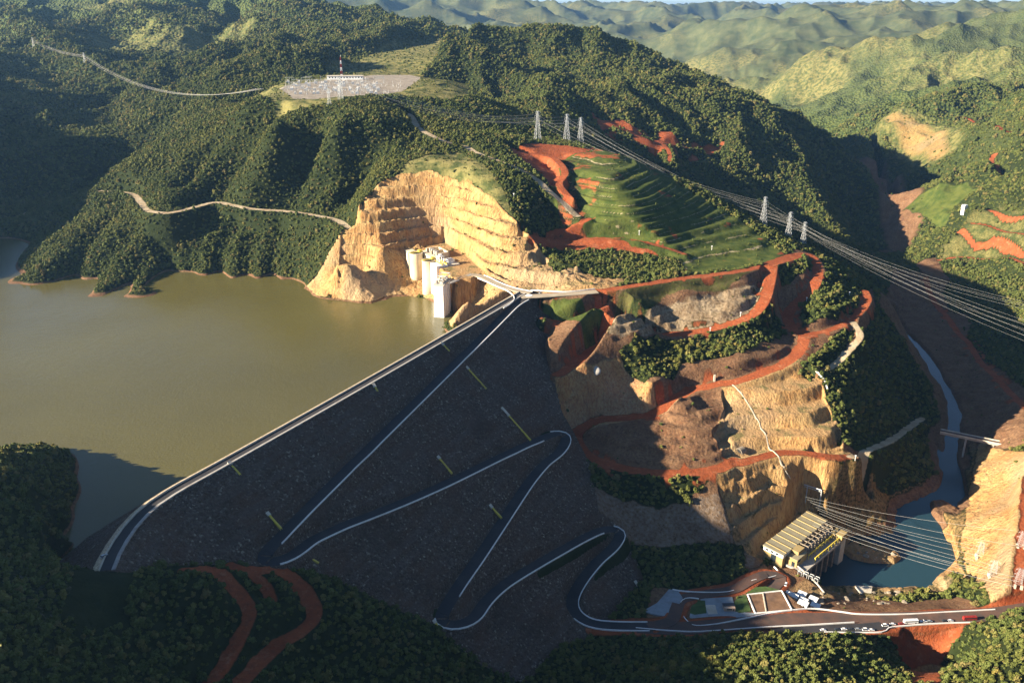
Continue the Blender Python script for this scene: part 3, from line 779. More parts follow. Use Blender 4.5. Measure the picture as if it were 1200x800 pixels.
# ---------------------------------------------------------------- the ground, one sheet out to the horizon
QUALITY = 1.0
def build_terrain():
    q = QUALITY
    th = np.concatenate([np.linspace(-1.85, -0.70, 120, endpoint=False), np.linspace(-0.70, 0.70, int(1450 * q), endpoint=False), np.linspace(0.70, 1.85, 120)])
    rr = np.concatenate([np.linspace(60, 400, 110, endpoint=False), np.linspace(400, 1500, int(850 * q), endpoint=False),
                         np.exp(np.linspace(math.log(1500), math.log(4500), int(400 * q), endpoint=False)), np.exp(np.linspace(math.log(4500), math.log(41000), int(360 * q)))])
    T, RR = np.meshgrid(th, rr)
    x = (RR * np.sin(T)).ravel(); y = (RR * np.cos(T)).ravel()
    z = heights(x, y)
    nr, nc = len(rr), len(th)
    me = np_mesh("terrain", np.stack([x, y, z], 1), grid_quads(nr, nc), MATS['ground_cover'])
    c = cover(x, y, z, None)
    for nm, ks in (('cover_a', ('red', 'rock', 'grass', 'wood')), ('cover_b', ('grey', 'straw', 'brown', 'pale'))):
        a = me.attributes.new(nm, 'FLOAT_COLOR', 'POINT')
        a.data.foreach_set('color', np.stack([c[k] for k in ks], 1).astype(np.float32).ravel())
    o = link(bpy.data.objects.new("terrain", me)); tag(o, kind='structure')
    o.visible_shadow = True
    return o
terrain = build_terrain()

# ---------------------------------------------------------------- water
def flat_sheet(name, outline, z, mat):
    bm = bmesh.new()
    bm.faces.new([bm.verts.new((p[0], p[1], z)) for p in outline])
    bmesh.ops.triangulate(bm, faces=bm.faces)
    me = bpy.data.meshes.new(name); bm.to_mesh(me); bm.free(); me.materials.append(mat)
    return tag(link(bpy.data.objects.new(name, me)), kind='structure')
def water_mat(name, col, wave, strength, rough=0.08):
    m, nt, bs = new_mat(name)
    pos = N(nt, "ShaderNodeNewGeometry").outputs['Position']
    n1 = noise(nt, pos, 0.004, 4.0)
    c = mixc(nt, rng_(nt, n1, 0.35, 0.65), tuple(q * 0.9 for q in col), tuple(q * 1.1 for q in col))
    nt.links.new(c, bs.inputs['Base Color'])
    nt.links.new(rng_(nt, noise(nt, pos, 0.009, 5.0, .6), .4, .65, rough, rough * 3), bs.inputs['Roughness']); bs.inputs['IOR'].default_value = 1.33
    bump(nt, math_(nt, 'ADD', noise(nt, pos, wave, 4.0), noise(nt, pos, wave * 4, 3.0)), strength, 0.4, bs)
    return m
water_mat("muddy_water", (0.094, 0.083, 0.025), 0.12, 0.4)
water_mat("river_water", (0.016, 0.042, 0.055), 0.2, 0.25)
flat_sheet("reservoir_water", RESERVOIR, WATER_Z, MATS["muddy_water"])
flat_sheet("river_water", [P(u, v, RIVER_Z)[:2] for u, v in ((890, 660), (950, 600), (1040, 560), (1080, 500), (1030, 400), (1000, 320), (1020, 240), (980, 195), (920, 160), (860, 118), (780, 95), (800, 90), (890, 112), (960, 150), (1030, 190), (1080, 230), (1090, 320), (1110, 380), (1160, 450), (1160, 560), (1150, 700), (1100, 708), (1000, 704), (920, 694))], RIVER_Z, MATS["river_water"])

# ---------------------------------------------------------------- haze over the whole valley
def build_haze():
    bm = bmesh.new(); bmesh.ops.create_cube(bm, size=1.0)
    me = bpy.data.meshes.new("haze"); bm.to_mesh(me); bm.free()
    top = 620.0; bot = -420.0
    o = link(bpy.data.objects.new("haze", me)); tag(o, kind='stuff')
    o.scale = (90000, 90000, top - bot); o.location = (0, 0, (top + bot) / 2)
    m = bpy.data.materials.new("haze"); m.use_nodes = True; nt = m.node_tree
    nt.nodes.remove(nt.nodes["Principled BSDF"])
    v = N(nt, "ShaderNodeVolumePrincipled")
    v.inputs['Color'].default_value = (0.30, 0.58, 1.0, 1); v.inputs['Density'].default_value = HAZE
    v.inputs['Anisotropy'].default_value = 0.45
    nt.links.new(v.outputs[0], nt.nodes["Material Output"].inputs['Volume'])
    me.materials.append(m)
    return o
HAZE = 3.2e-5
build_haze()

# ---------------------------------------------------------------- swept strips: roads, walls, cables
def sweep(line, profile, closed=False):
    """verts and quads of a profile [(side offset, height)] carried along a 3D line"""
    l = np.asarray(line, float)
    t = np.gradient(l[:, :2], axis=0); t /= np.linalg.norm(t, axis=1)[:, None] + 1e-9
    nx, ny = -t[:, 1], t[:, 0]                     # left of travel
    k = len(profile)
    v = np.empty((len(l), k, 3))
    for i, (o, h) in enumerate(profile):
        v[:, i, 0] = l[:, 0] + nx * o; v[:, i, 1] = l[:, 1] + ny * o; v[:, i, 2] = l[:, 2] + h
    q = []
    m = k if closed else k - 1
    for j in range(len(l) - 1):
        for i in range(m):
            a = j * k + i; b = j * k + (i + 1) % k
            q.append((a, b, b + k, a + k))
    if closed and k == 4:
        q.append((0, 1, 2, 3)[::-1]); e = (len(l) - 1) * k; q.append((e, e + 1, e + 2, e + 3))
    return v.reshape(-1, 3), np.array(q)
def offset_line(line, off):
    l = np.asarray(line, float).copy()
    t = np.gradient(l[:, :2], axis=0); t /= np.linalg.norm(t, axis=1)[:, None] + 1e-9
    l[:, 0] -= t[:, 1] * off; l[:, 1] += t[:, 0] * off
    return l
def strip(name, line, profile, mat, closed=False, smooth_=False):
    v, q = sweep(line, profile, closed)
    me = np_mesh(name, v, q, MATS[mat], smooth_)
    return bpy.data.objects.new(name, me)

def rock_fill():
    m, nt, bs = new_mat("rock_fill")
    pos = N(nt, "ShaderNodeNewGeometry").outputs['Position']
    v1 = N(nt, "ShaderNodeTexVoronoi"); v1.inputs['Scale'].default_value = 0.75; nt.links.new(pos, v1.inputs['Vector'])
    sc = N(nt, "ShaderNodeSeparateColor"); nt.links.new(v1.outputs['Color'], sc.inputs[0])
    n_m = noise(nt, pos, 0.035, 5.0)
    c = ramp(nt, sc.outputs[0], [(0.0, (0.058, 0.039, 0.027)), (0.6, (0.115, 0.079, 0.055)), (0.93, (0.15, 0.12, 0.095)), (1.0, (0.38, 0.32, 0.24))])
    c = mixc(nt, rng_(nt, n_m, 0.45, 0.65, 0.0, 0.6), c, (0.115, 0.060, 0.036))
    mp = N(nt, "ShaderNodeMapping"); mp.inputs['Scale'].default_value = (0.02, 0.02, 0.45); nt.links.new(pos, mp.inputs[0])
    c = mixc(nt, rng_(nt, noise(nt, mp.outputs[0], 1.0, 4.0), 0.40, 0.66, 0, .5), c, (0.125, 0.100, 0.085))
    c = mixc(nt, rng_(nt, noise(nt, pos, 0.016, 6.0, .7), 0.52, 0.70, 0, .75), c, (0.055, 0.038, 0.030))
    c = mixc(nt, rng_(nt, noise(nt, pos, 0.30, 4.0, .7), 0.58, 0.74, 0, .6), c, (0.15, 0.12, 0.10))
    nt.links.new(c, bs.inputs['Base Color']); bs.inputs['Roughness'].default_value = 0.9; bs.inputs['Specular IOR Level'].default_value = 0.15
    h = math_(nt, 'ADD', math_(nt, 'MULTIPLY', v1.outputs['Distance'], -1.0), math_(nt, 'MULTIPLY', sc.outputs[1], 1.1))
    bump(nt, h, 1.0, 1.3, bs)
rock_fill()
def asphalt_mat(name, col, dirt):
    m, nt, bs = new_mat(name)
    pos = N(nt, "ShaderNodeNewGeometry").outputs['Position']
    n1 = noise(nt, pos, 0.09, 5.0); n2 = noise(nt, pos, 1.5, 4.0)
    c = mixc(nt, rng_(nt, n1, 0.38, 0.66), col, dirt)
    c = mixc(nt, rng_(nt, n2, 0.3, 0.7, 0, .35), c, tuple(q * 0.6 for q in col))
    nt.links.new(c, bs.inputs['Base Color']); bs.inputs['Roughness'].default_value = 0.85; bs.inputs['Specular IOR Level'].default_value = 0.25
    bump(nt, n2, 0.3, 0.05, bs)
asphalt_mat("asphalt", (0.034, 0.034, 0.038), (0.055, 0.050, 0.050))
asphalt_mat("dusty_asphalt", (0.085, 0.060, 0.050), (0.15, 0.082, 0.058))
asphalt_mat("gravel_road", (0.33, 0.27, 0.19), (0.42, 0.36, 0.27))
plain("white_concrete", (0.78, 0.77, 0.74), 0.8, 0.08, 0.4, dirt=(0.55, 0.50, 0.44))
plain("pale_concrete", (0.52, 0.47, 0.38), 0.85, 0.15, 0.25, dirt=(0.33, 0.25, 0.17))
plain("grey_concrete", (0.34, 0.32, 0.29), 0.85, 0.15, 0.3, dirt=(0.2, 0.17, 0.14))
plain("crest_riprap", (0.46, 0.37, 0.24), 0.9, 0.55, 1.6, dirt=(0.13, 0.11, 0.09))
plain("steel", (0.50, 0.52, 0.53), 0.45, 0.12, 0.5, metal=0.35)
plain("galvanised", (0.46, 0.48, 0.48), 0.5, 0.08, 0.5, metal=0.2)
plain("yellow_paint", (0.60, 0.47, 0.07), 0.6, 0.1, 0.8, dirt=(0.35, 0.27, 0.08))
plain("dark_opening", (0.02, 0.02, 0.02), 0.9)

# ---------------------------------------------------------------- the rockfill dam
DAM_ROADS_CUT = np.vstack([ZIGZAG[ZIGZAG[:, 1] > 0]])
def build_dam():
    dx = 1.15
    xs = np.arange(-310, 150, dx); ys = np.arange(360, 945, dx)
    X, Y = np.meshgrid(xs, ys); x = X.ravel(); y = Y.ravel()
    d = dam_h(x, y)
    z = d.copy()
    crest = d > -0.01
    # rocks
    z += np.where(crest, 0.0, 1.0) * (0.55 * gnoise(x / 2.3, y / 2.3) + 0.35 * gnoise(x / 1.3 + 9, y / 1.3) + 0.6 * fbm(x, y, 18.0, 3))
    idx, dd, zz = near_line(x, y, ZIGZAG, 13.0)
    m = 1 - smooth(5.8, 9.0, dd)
    z[idx] = z[idx] * (1 - m) + (zz - 0.15) * m
    z[crest] = -0.25
    keep = soft_poly(x, y, DAM_FOOT, 7.0) > 0.01
    keep &= (z > -175)
    nr, nc = len(ys), len(xs)
    q = grid_quads(nr, nc)
    ok = keep[q].all(axis=1)
    q = q[ok]
    used = np.unique(q); remap = np.full(nr * nc, -1); remap[used] = np.arange(len(used))
    me = np_mesh("embankment_dam", np.stack([x, y, z], 1)[used], remap[q], MATS['rock_fill'])
    o = link(bpy.data.objects.new("embankment_dam", me))
    tag(o, "huge dark rockfill embankment dam with a zigzag road between the brown reservoir and the valley", "dam")
    return o
dam = build_dam()
# crest: riprap strip, wave wall, pavement, kerb - all fixed to the dam
cl = CREST[:-3].copy()
W = CREST_W
link(strip("crest_riprap", offset_line(cl, -(W - 0.5)), [(-5.5, -4.0), (-3.0, -0.9), (-1.4, 0.35), (0.6, 0.4), (0.8, -0.6)], "crest_riprap"), dam)
link(strip("wave_wall", offset_line(cl, -(W - 1.6)), [(-0.2, -0.5), (-0.2, 1.2), (0.2, 1.2), (0.2, -0.5)], "pale_concrete", True), dam)
link(strip("crest_pavement", cl, [(-3.2, -0.3), (-3.2, 0.02), (2.9, 0.02), (2.9, -0.3)], "asphalt"), dam)
link(strip("footway", offset_line(cl, 3.9), [(-0.95, -0.4), (-0.95, 0.18), (0.9, 0.18), (0.9, -0.4)], "grey_concrete", True), dam)
link(strip("crest_kerb", offset_line(cl, 5.1), [(-0.16, -0.6), (-0.16, 0.6), (0.16, 0.6), (0.16, -0.6)], "grey_concrete", True), dam)

def cut(line, a, b):
    """part of a line between the points nearest to two photo places on it"""
    i = int(np.argmin(np.hypot(line[:, 0] - a[0], line[:, 1] - a[1]))); j = int(np.argmin(np.hypot(line[:, 0] - b[0], line[:, 1] - b[1])))
    return line[min(i, j):max(i, j) + 1]
ROADTOP = [(-5.0, -0.6), (-5.0, 0.06), (5.0, 0.06), (5.0, -0.6)]
tag(link(strip("zigzag_road", ZIGZAG, ROADTOP, "asphalt")), kind='structure')
WALLP = [(-0.34, -0.5), (-0.34, 0.95), (0.34, 0.95), (0.34, -0.5)]
def barrier(line, off, label, prof=WALLP, mat="white_concrete", name="road_barrier", group="white barrier walls of the roads"):
    o = strip(name, offset_line(line, off), prof, mat, True)
    tag(o, label, "barrier", group)
    return link(o)
D = DAM_ROADS
e = lambda k: D[k][-1]; b0 = lambda k: D[k][0]
barrier(cut(ZIGZAG, b0('one'), e('one'))[3:], 5.1, "white barrier wall along the top straight of the zigzag road, from the crest down")
barrier(cut(ZIGZAG, D['turn_left'][len(D['turn_left']) // 2], e('two')), -5.1, "white barrier wall along the second straight of the zigzag road, counted from the crest")
barrier(cut(ZIGZAG, D['turn_right'][len(D['turn_right']) // 4], D['three'][-3]), 5.1, "white barrier wall along the third straight of the zigzag road, below the second one")
barrier(cut(ZIGZAG, D['turn_low'][len(D['turn_low']) // 4], e('four')), -5.1, "white barrier wall on the lowest hairpin and the fourth straight of the zigzag road")
barrier(cut(ZIGZAG, D['turn_high'][len(D['turn_high']) // 4], e('five')), 5.1, "white barrier wall curving down beside the last bend of the zigzag road")
barrier(cut(ZIGZAG, D['five'][len(D['five']) // 2], e('five')), -5.1, "short white barrier wall outside the last bend, at the foot of the dam")
# valley roads
tag(link(strip("valley_road", VALLEY_ROAD, [(-7.5, -0.5), (-7.5, 0.05), (7.5, 0.05), (7.5, -0.5)], "dusty_asphalt")), kind='structure')
tag(link(strip("parking_road", PARK_ROAD, [(-4.5, -0.5), (-4.5, 0.10), (4.5, 0.10), (4.5, -0.5)], "asphalt")), kind='structure')
tag(link(strip("entry_road", ENTRY_ROAD, [(-5, -0.5), (-5, 0.12), (5, 0.12), (5, -0.5)], "dusty_asphalt")), kind='structure')

def lineP(txt, lift=0.0):
    return spline([(lambda p: (p[0], p[1], p[2] + lift))(P(*q)) for q in pix(txt)], 3.0)
THIN = [(-0.32, -0.4), (-0.32, 0.8), (0.32, 0.8), (0.32, -0.4)]
barrier(lineP('819,701.5,-155 808,700.5,-155 800,703,-155 796,711,-155 800,721,-155 808,730,-155 816,733,-155 840,731,-155 870,725,-155 900,719,-156 930,714.5,-156 955,713,-157 985,716.5,-158 1010,719.5,-159 1060,719.5,-160 1110,717,-161 1166,714,-161'), 0, "long white barrier wall on the river side of the valley road, looped round the lawn", THIN)
barrier(lineP('745,735.5,-153 780,738.5,-153.5 813,740,-154 850,738,-155 900,734.5,-156 940,732.5,-156.5 975,730.5,-157 1001,729,-158'), 0, "white barrier wall between the valley road and the parking lane", THIN)
barrier(lineP('966,740.5,-158 1000,741,-158.5 1033,740.5,-159.5 1040,737,-160 1046,734.5,-160 1080,731.5,-160.5 1110,730,-161 1144,729,-161'), 0, "low white barrier wall behind the parked cars, above the red slope", THIN)
barrier(lineP('788,690.5,-154 800,692.5,-154.5 830,694,-156 855,693,-158 870,687,-160 882,680,-161 898,677.5,-163 910,674,-165 911,668,-166 907,664,-167'), 0, "white kerb wall below the dark wooded slope, leading to the power station", THIN)

# ---------------------------------------------------------------- trees
def foliage_mat(name, lo, hi, tip):
    m, nt, bs = new_mat(name)
    oi = N(nt, "ShaderNodeObjectInfo")
    pos = N(nt, "ShaderNodeNewGeometry").outputs['Position']
    n1 = noise(nt, pos, 0.9, 3.0); n2 = noise(nt, pos, 0.012, 3.0)
    c = ramp(nt, oi.outputs['Random'], [(0.0, lo), (0.78, hi), (0.88, tuple(q * f for q, f in zip(tip, (1.15, 0.95, 1.0)))), (1.0, tuple(q * f for q, f in zip(tip, (1.0, 0.72, 1.1))))])
    c = mixc(nt, rng_(nt, n1, 0.4, 0.75, 0, .7), c, tip)
    c = mixc(nt, rng_(nt, n2, 0.45, 0.7, 0, .45), c, tuple(0.5 * (a + b) * f for a, b, f in zip(hi, tip, (1.25, 1.05, 0.9))))
    nt.links.new(c, bs.inputs['Base Color']); bs.inputs['Roughness'].default_value = 0.75; bs.inputs['Specular IOR Level'].default_value = 0.15
foliage_mat("foliage", (0.036, 0.058, 0.013), (0.085, 0.108, 0.026), (0.150, 0.160, 0.042))
foliage_mat("near_foliage", (0.050, 0.070, 0.014), (0.105, 0.120, 0.026), (0.20, 0.195, 0.042))
plain("bark", (0.12, 0.09, 0.065), 0.9, 0.3, 1.5)

def crown_mesh(name, seed, leaves, leaf, mat, squash=0.75):
    """an uneven crown, about 1 m in radius: leaf faces spread over and through several clumps"""
    rg = np.random.default_rng(seed)
    lobes = []
    for i in range(rg.integers(6, 10)):
        a = rg.uniform(0, 2 * math.pi); rr = rg.uniform(0.15, 0.72) if i else 0.0
        lobes.append((rr * math.cos(a), rr * math.sin(a), rg.uniform(0.25, 0.85) * squash + (0.3 * squash if i == 0 else 0) - 0.25 * rr, rg.uniform(0.30, 0.50)))
    V = []; F = []
    # dense inner body
    ico = bmesh.new(); bmesh.ops.create_icosphere(ico, subdivisions=1, radius=1.0)
    iv = np.array([v.co[:] for v in ico.verts]); ifc = [[v.index for v in f.verts] for f in ico.faces]; ico.free()
    for (x, y, z, r) in lobes:
        b = len(V)
        jit = rg.uniform(0.62, 0.95, len(iv))
        for p, j in zip(iv, jit): V.append((x + p[0] * r * j, y + p[1] * r * j, z + p[2] * r * j * 0.85))
        for f in ifc: F.append((b + f[0], b + f[1], b + f[2], b + f[2]))
    for n in range(leaves):
        x, y, z, r = lobes[rg.integers(len(lobes))]
        d = rg.normal(size=3); d /= np.linalg.norm(d); d[2] = abs(d[2]) * 0.9 - 0.25 * rg.random()
        rad = r * rg.uniform(0.75, 1.12)
        c = np.array((x, y, z)) + d * rad * (1, 1, 0.85)
        nrm = d + 0.7 * rg.normal(size=3); nrm /= np.linalg.norm(nrm)
        t = np.cross(nrm, rg.normal(size=3)); t /= np.linalg.norm(t) + 1e-9; bt = np.cross(nrm, t)
        s = leaf * rg.uniform(0.6, 1.35)
        b = len(V)
        for (p, q_) in ((-1, -0.35), (0.1, -0.9), (1, 0.25), (-0.15, 0.9)):
            V.append(tuple(c + t * s * p + bt * s * q_ + nrm * 0.02))
        F.append((b, b + 1, b + 2, b + 3))
    me = bpy.data.meshes.new(name)
    me.from_pydata(V, [], [tuple(dict.fromkeys(f)) for f in F]); me.update()
    me.materials.append(MATS[mat])
    return me

def trunk_mesh(name, seed):
    rg = np.random.default_rng(seed)
    V = []; F = []
    def limb(p0, p1, r0, r1, n=6):
        p0 = np.array(p0, float); p1 = np.array(p1, float); d = p1 - p0; L = np.linalg.norm(d); d = d / L
        a = np.cross(d, (0.3, 0.9, 0.1)); a /= np.linalg.norm(a); c = np.cross(d, a); b = len(V)
        for (p, r) in ((p0, r0), (p0 + d * L * 0.5 + 0.04 * rg.normal(size=3), 0.5 * (r0 + r1)), (p1, r1)):
            for i in range(n):
                t = 2 * math.pi * i / n; V.append(tuple(p + r * (math.cos(t) * a + math.sin(t) * c)))
        for k in range(2):
            for i in range(n): F.append((b + k * n + i, b + k * n + (i + 1) % n, b + (k + 1) * n + (i + 1) % n, b + (k + 1) * n + i))
    limb((0, 0, -0.35), (0.03, 0.02, 0.45), 0.085, 0.06)
    for i in range(5):
        a = i * 1.25 + rg.uniform(0, .6)
        limb((0.03, 0.02, 0.25 + 0.04 * i), (0.5 * math.cos(a), 0.5 * math.sin(a), 0.55 + 0.08 * i), 0.045, 0.012)
    me = bpy.data.meshes.new(name); me.from_pydata(V, [], F); me.update(); me.materials.append(MATS["bark"])
    return me

def heights_fast(x, y):
    out = np.empty_like(x)
    for i in range(0, len(x), 200000): out[i:i + 200000] = heights(x[i:i + 200000], y[i:i + 200000])
    return out

def project(x, y, z):
    dep = y * CT + (CAM_H - z) * ST
    return 600 + x / dep * FPX, 400 + ((CAM_H - z) * CT - y * ST) / dep * FPX

def scatter():
    rg = np.random.default_rng(11)
    px, py, ps = [], [], []
    r = 230.0
    while r < 3400:
        s = 4.1 if r < 1300 else 4.1 + (r - 1300) / 2100 * 5.2
        t = np.arange(-0.72, 0.72, s / r); n = len(t)
        t = t + rg.uniform(-0.5, 0.5, n) * s / r; rr = r + rg.uniform(-0.5, 0.5, n) * s
        px.append(rr * np.sin(t)); py.append(rr * np.cos(t)); ps.append(np.full(n, s))
        r += s * 0.95
    r = 230.0
    while r < 1000:                                    # the bank outside the frame, whose trees shade the water
        s = 9.0; t = np.arange(-1.5, -0.72, s / r); n = len(t)
        px.append(r * np.sin(t) + rg.uniform(-4, 4, n)); py.append(r * np.cos(t) + rg.uniform(-4, 4, n)); ps.append(np.full(n, 8.0)); r += s
    return np.concatenate(px), np.concatenate(py), np.concatenate(ps), rg
tx, ty, ts, rg = scatter()
tz = heights_fast(tx, ty)
tc = cover(tx, ty, tz, None)
keep_p = 1.0 * (tc['wood'] > 0.55) + 0.16 * tc['straw'] + 0.02 * tc['brown'] + 0.035 * tc['grass'] + 0.02 * (tc['rock'] > 0.5)
near_far = 1 - 0.25 * smooth(1500, 3000, np.hypot(tx, ty)) * (fbm(tx, ty, 120.0, 3) > 0.15)
ok = (rg.random(len(tx)) < keep_p * near_far)
ok &= ~(in_poly(tx, ty, DAM_FOOT) & (tz < dam_h(tx, ty) + 1.0))
ok &= ~((tz < WATER_Z + 2.0) & in_poly(tx, ty, RESERVOIR)) & (tz > RIVER_Z + 3)
for line, hw in [(l, w) for l, w in TRACKS.values()] + [(ENTRY_ROAD, 9), (VALLEY_ROAD, 11), (PARK_ROAD, 7), (ZIGLOW, 9), (CREST, 12)]:
    idx, d, zz = near_line(tx, ty, line, hw + 2.0); ok[idx] = False
wood = tc['wood'] > 0.55
tsize = ts * np.clip(0.60 * np.exp(0.34 * rg.normal(size=len(tx))), 0.28, 1.15) * np.where(wood, 1.0, 0.55)
NEARZ = [('foot_wood', 110, "leafy olive tree on the sunlit slope below the row of parked cars", "trees on the slope below the parking lane"),
         ('hedge', 80, "bushy tree in the long belt between the two red earth roads", "trees between the two red roads"),
         ('hedge_b', 40, "dark bushy tree in the belt at the foot of the grassy mound", "trees under the grassy mound"),
         ('ring_wood', 14, "small tree on the knoll inside the bend of the red road", "trees inside the red road bend"),
         ('ring_wood_b', 14, "small tree on the slope beside the grey track below the red road", "trees beside the grey track"),
         ('river_wood_b', 18, "tree on the steep bank between the red track's end and the river", "trees above the river pool")]
tu, tv = project(tx, ty, tz)
single = np.zeros(len(tx), bool); picked = []
rdist = np.hypot(tx, ty)
for zn, cap, lab, grp in NEARZ:
    m = ok & in_poly(tx, ty, Z[zn]) & (tu > 2) & (tu < 1198) & (tv < 796)
    if zn == 'foot_wood': m &= (tu > 740)
    i = np.nonzero(m)[0]; i = i[np.argsort(rdist[i])][:cap * 3]
    i = i[rg.permutation(len(i))[:cap]] if zn != 'foot_wood' else i[:cap]
    single[i] = True; picked.append((i, lab, grp))
m = ok & (tu > 1120) & (tu < 1199) & (tv > 712) & (tv < 798); i = np.nonzero(m & ~single)[0]; i = i[np.argsort(rdist[i])][:22]
single[i] = True; picked.append((i, "leafy tree on the spur beside the gully under the valley road", "trees on the spur by the gully"))
m = ok & (tu > 0) & (tu < 84) & (tv > 505) & (tv < 560); i = np.nonzero(m & ~single)[0]; i = i[np.argsort(-ty[i])][:22]
single[i] = True; picked.append((i, "sunlit bushy tree on the headland that shades the reservoir", "trees on the reservoir headland"))

CROWNS = [crown_mesh("crown", 40 + k, 420, 0.105, "near_foliage") for k in range(6)]
TRUNKS = [trunk_mesh("trunk", 60 + k) for k in range(3)]
for ids, lab, grp in picked:
    for n, i in enumerate(ids):
        t = bpy.data.objects.new("tree", None); C.objects.link(t)
        t.location = (tx[i], ty[i], tz[i]); s = tsize[i] * (1.25 if rdist[i] < 650 else 1.15)
        t.scale = (s, s, s * rg.uniform(0.85, 1.25)); t.rotation_euler = (0, 0, rg.uniform(0, 6.28))
        tag(t, lab, "tree", grp)
        link(bpy.data.objects.new("crown", CROWNS[rg.integers(6)]), t)
        link(bpy.data.objects.new("trunk", TRUNKS[rg.integers(3)]), t)

# the rest reads as one mass of wood
def build_forest():
    i = np.nonzero(ok & ~single)[0]
    pass
    me = bpy.data.meshes.new("forest")
    me.vertices.add(len(i)); me.vertices.foreach_set('co', np.stack([tx[i], ty[i], tz[i] - 0.15 * tsize[i]], 1).astype(np.float32).ravel())
    a = me.attributes.new("size", 'FLOAT_VECTOR', 'POINT'); a.data.foreach_set('vector', np.stack([tsize[i], tsize[i], tsize[i] * rg.uniform(0.75, 1.5, len(i))], 1).astype(np.float32).ravel())
    a = me.attributes.new("turn", 'FLOAT', 'POINT'); a.data.foreach_set('value', rg.uniform(0, 6.28, len(i)).astype(np.float32))
    a = me.attributes.new("kind_index", 'INT', 'POINT'); a.data.foreach_set('value', rg.integers(0, 6, len(i)).astype(np.int32))
    o = link(bpy.data.objects.new("forest", me)); tag(o, kind='stuff')
    kinds = bpy.data.collections.new("forest_crowns")
    for k in range(6):
        q = bpy.data.objects.new("forest_crown", crown_mesh("forest_crown", 80 + k, 130, 0.17, "foliage")); kinds.objects.link(q)
    ng = bpy.data.node_groups.new("forest_scatter", 'GeometryNodeTree')
    ng.interface.new_socket("Geometry", in_out='INPUT', socket_type='NodeSocketGeometry'); ng.interface.new_socket("Geometry", in_out='OUTPUT', socket_type='NodeSocketGeometry')
    gi = ng.nodes.new("NodeGroupInput"); go = ng.nodes.new("NodeGroupOutput")
    ci = ng.nodes.new("GeometryNodeCollectionInfo"); ci.inputs['Collection'].default_value = kinds; ci.inputs['Separate Children'].default_value = True; ci.inputs['Reset Children'].default_value = True
    ip = ng.nodes.new("GeometryNodeInstanceOnPoints"); ip.inputs['Pick Instance'].default_value = True
    def attr(nm, ty_):
        n = ng.nodes.new("GeometryNodeInputNamedAttribute"); n.data_type = ty_; n.inputs['Name'].default_value = nm; return n.outputs['Attribute']
    cx = ng.nodes.new("ShaderNodeCombineXYZ"); ng.links.new(attr("turn", 'FLOAT'), cx.inputs[2])
    er = ng.nodes.new("FunctionNodeEulerToRotation"); ng.links.new(cx.outputs[0], er.inputs[0])
    ng.links.new(gi.outputs[0], ip.inputs['Points']); ng.links.new(ci.outputs[0], ip.inputs['Instance'])
    ng.links.new(attr("kind_index", 'INT'), ip.inputs['Instance Index']); ng.links.new(er.outputs[0], ip.inputs['Rotation']); ng.links.new(attr("size", 'FLOAT_VECTOR'), ip.inputs['Scale'])
    ng.links.new(ip.outputs[0], go.inputs[0])
    md = o.modifiers.new("scatter", 'NODES'); md.node_group = ng
    me.materials.append(MATS["foliage"])
build_forest()

# ---------------------------------------------------------------- builder for things made of beams, boxes and rounds
def onto(u, v):
    """place on the finished ground seen at photo pixel (u, v)"""
    k0 = look(u, v); d0 = math.dist(k0, (0, 0, CAM_H))
    t = (v - 400.0) / FPX; f = math.sqrt(((u - 600) / FPX) ** 2 + (CT - t * ST) ** 2 + (ST + t * CT) ** 2)
    return march(u, v, heights, d0 / f * 0.80, d0 / f * 1.25, 500)
def on_ground(x, y):
    return float(heights(np.array([x]), np.array([y]))[0])

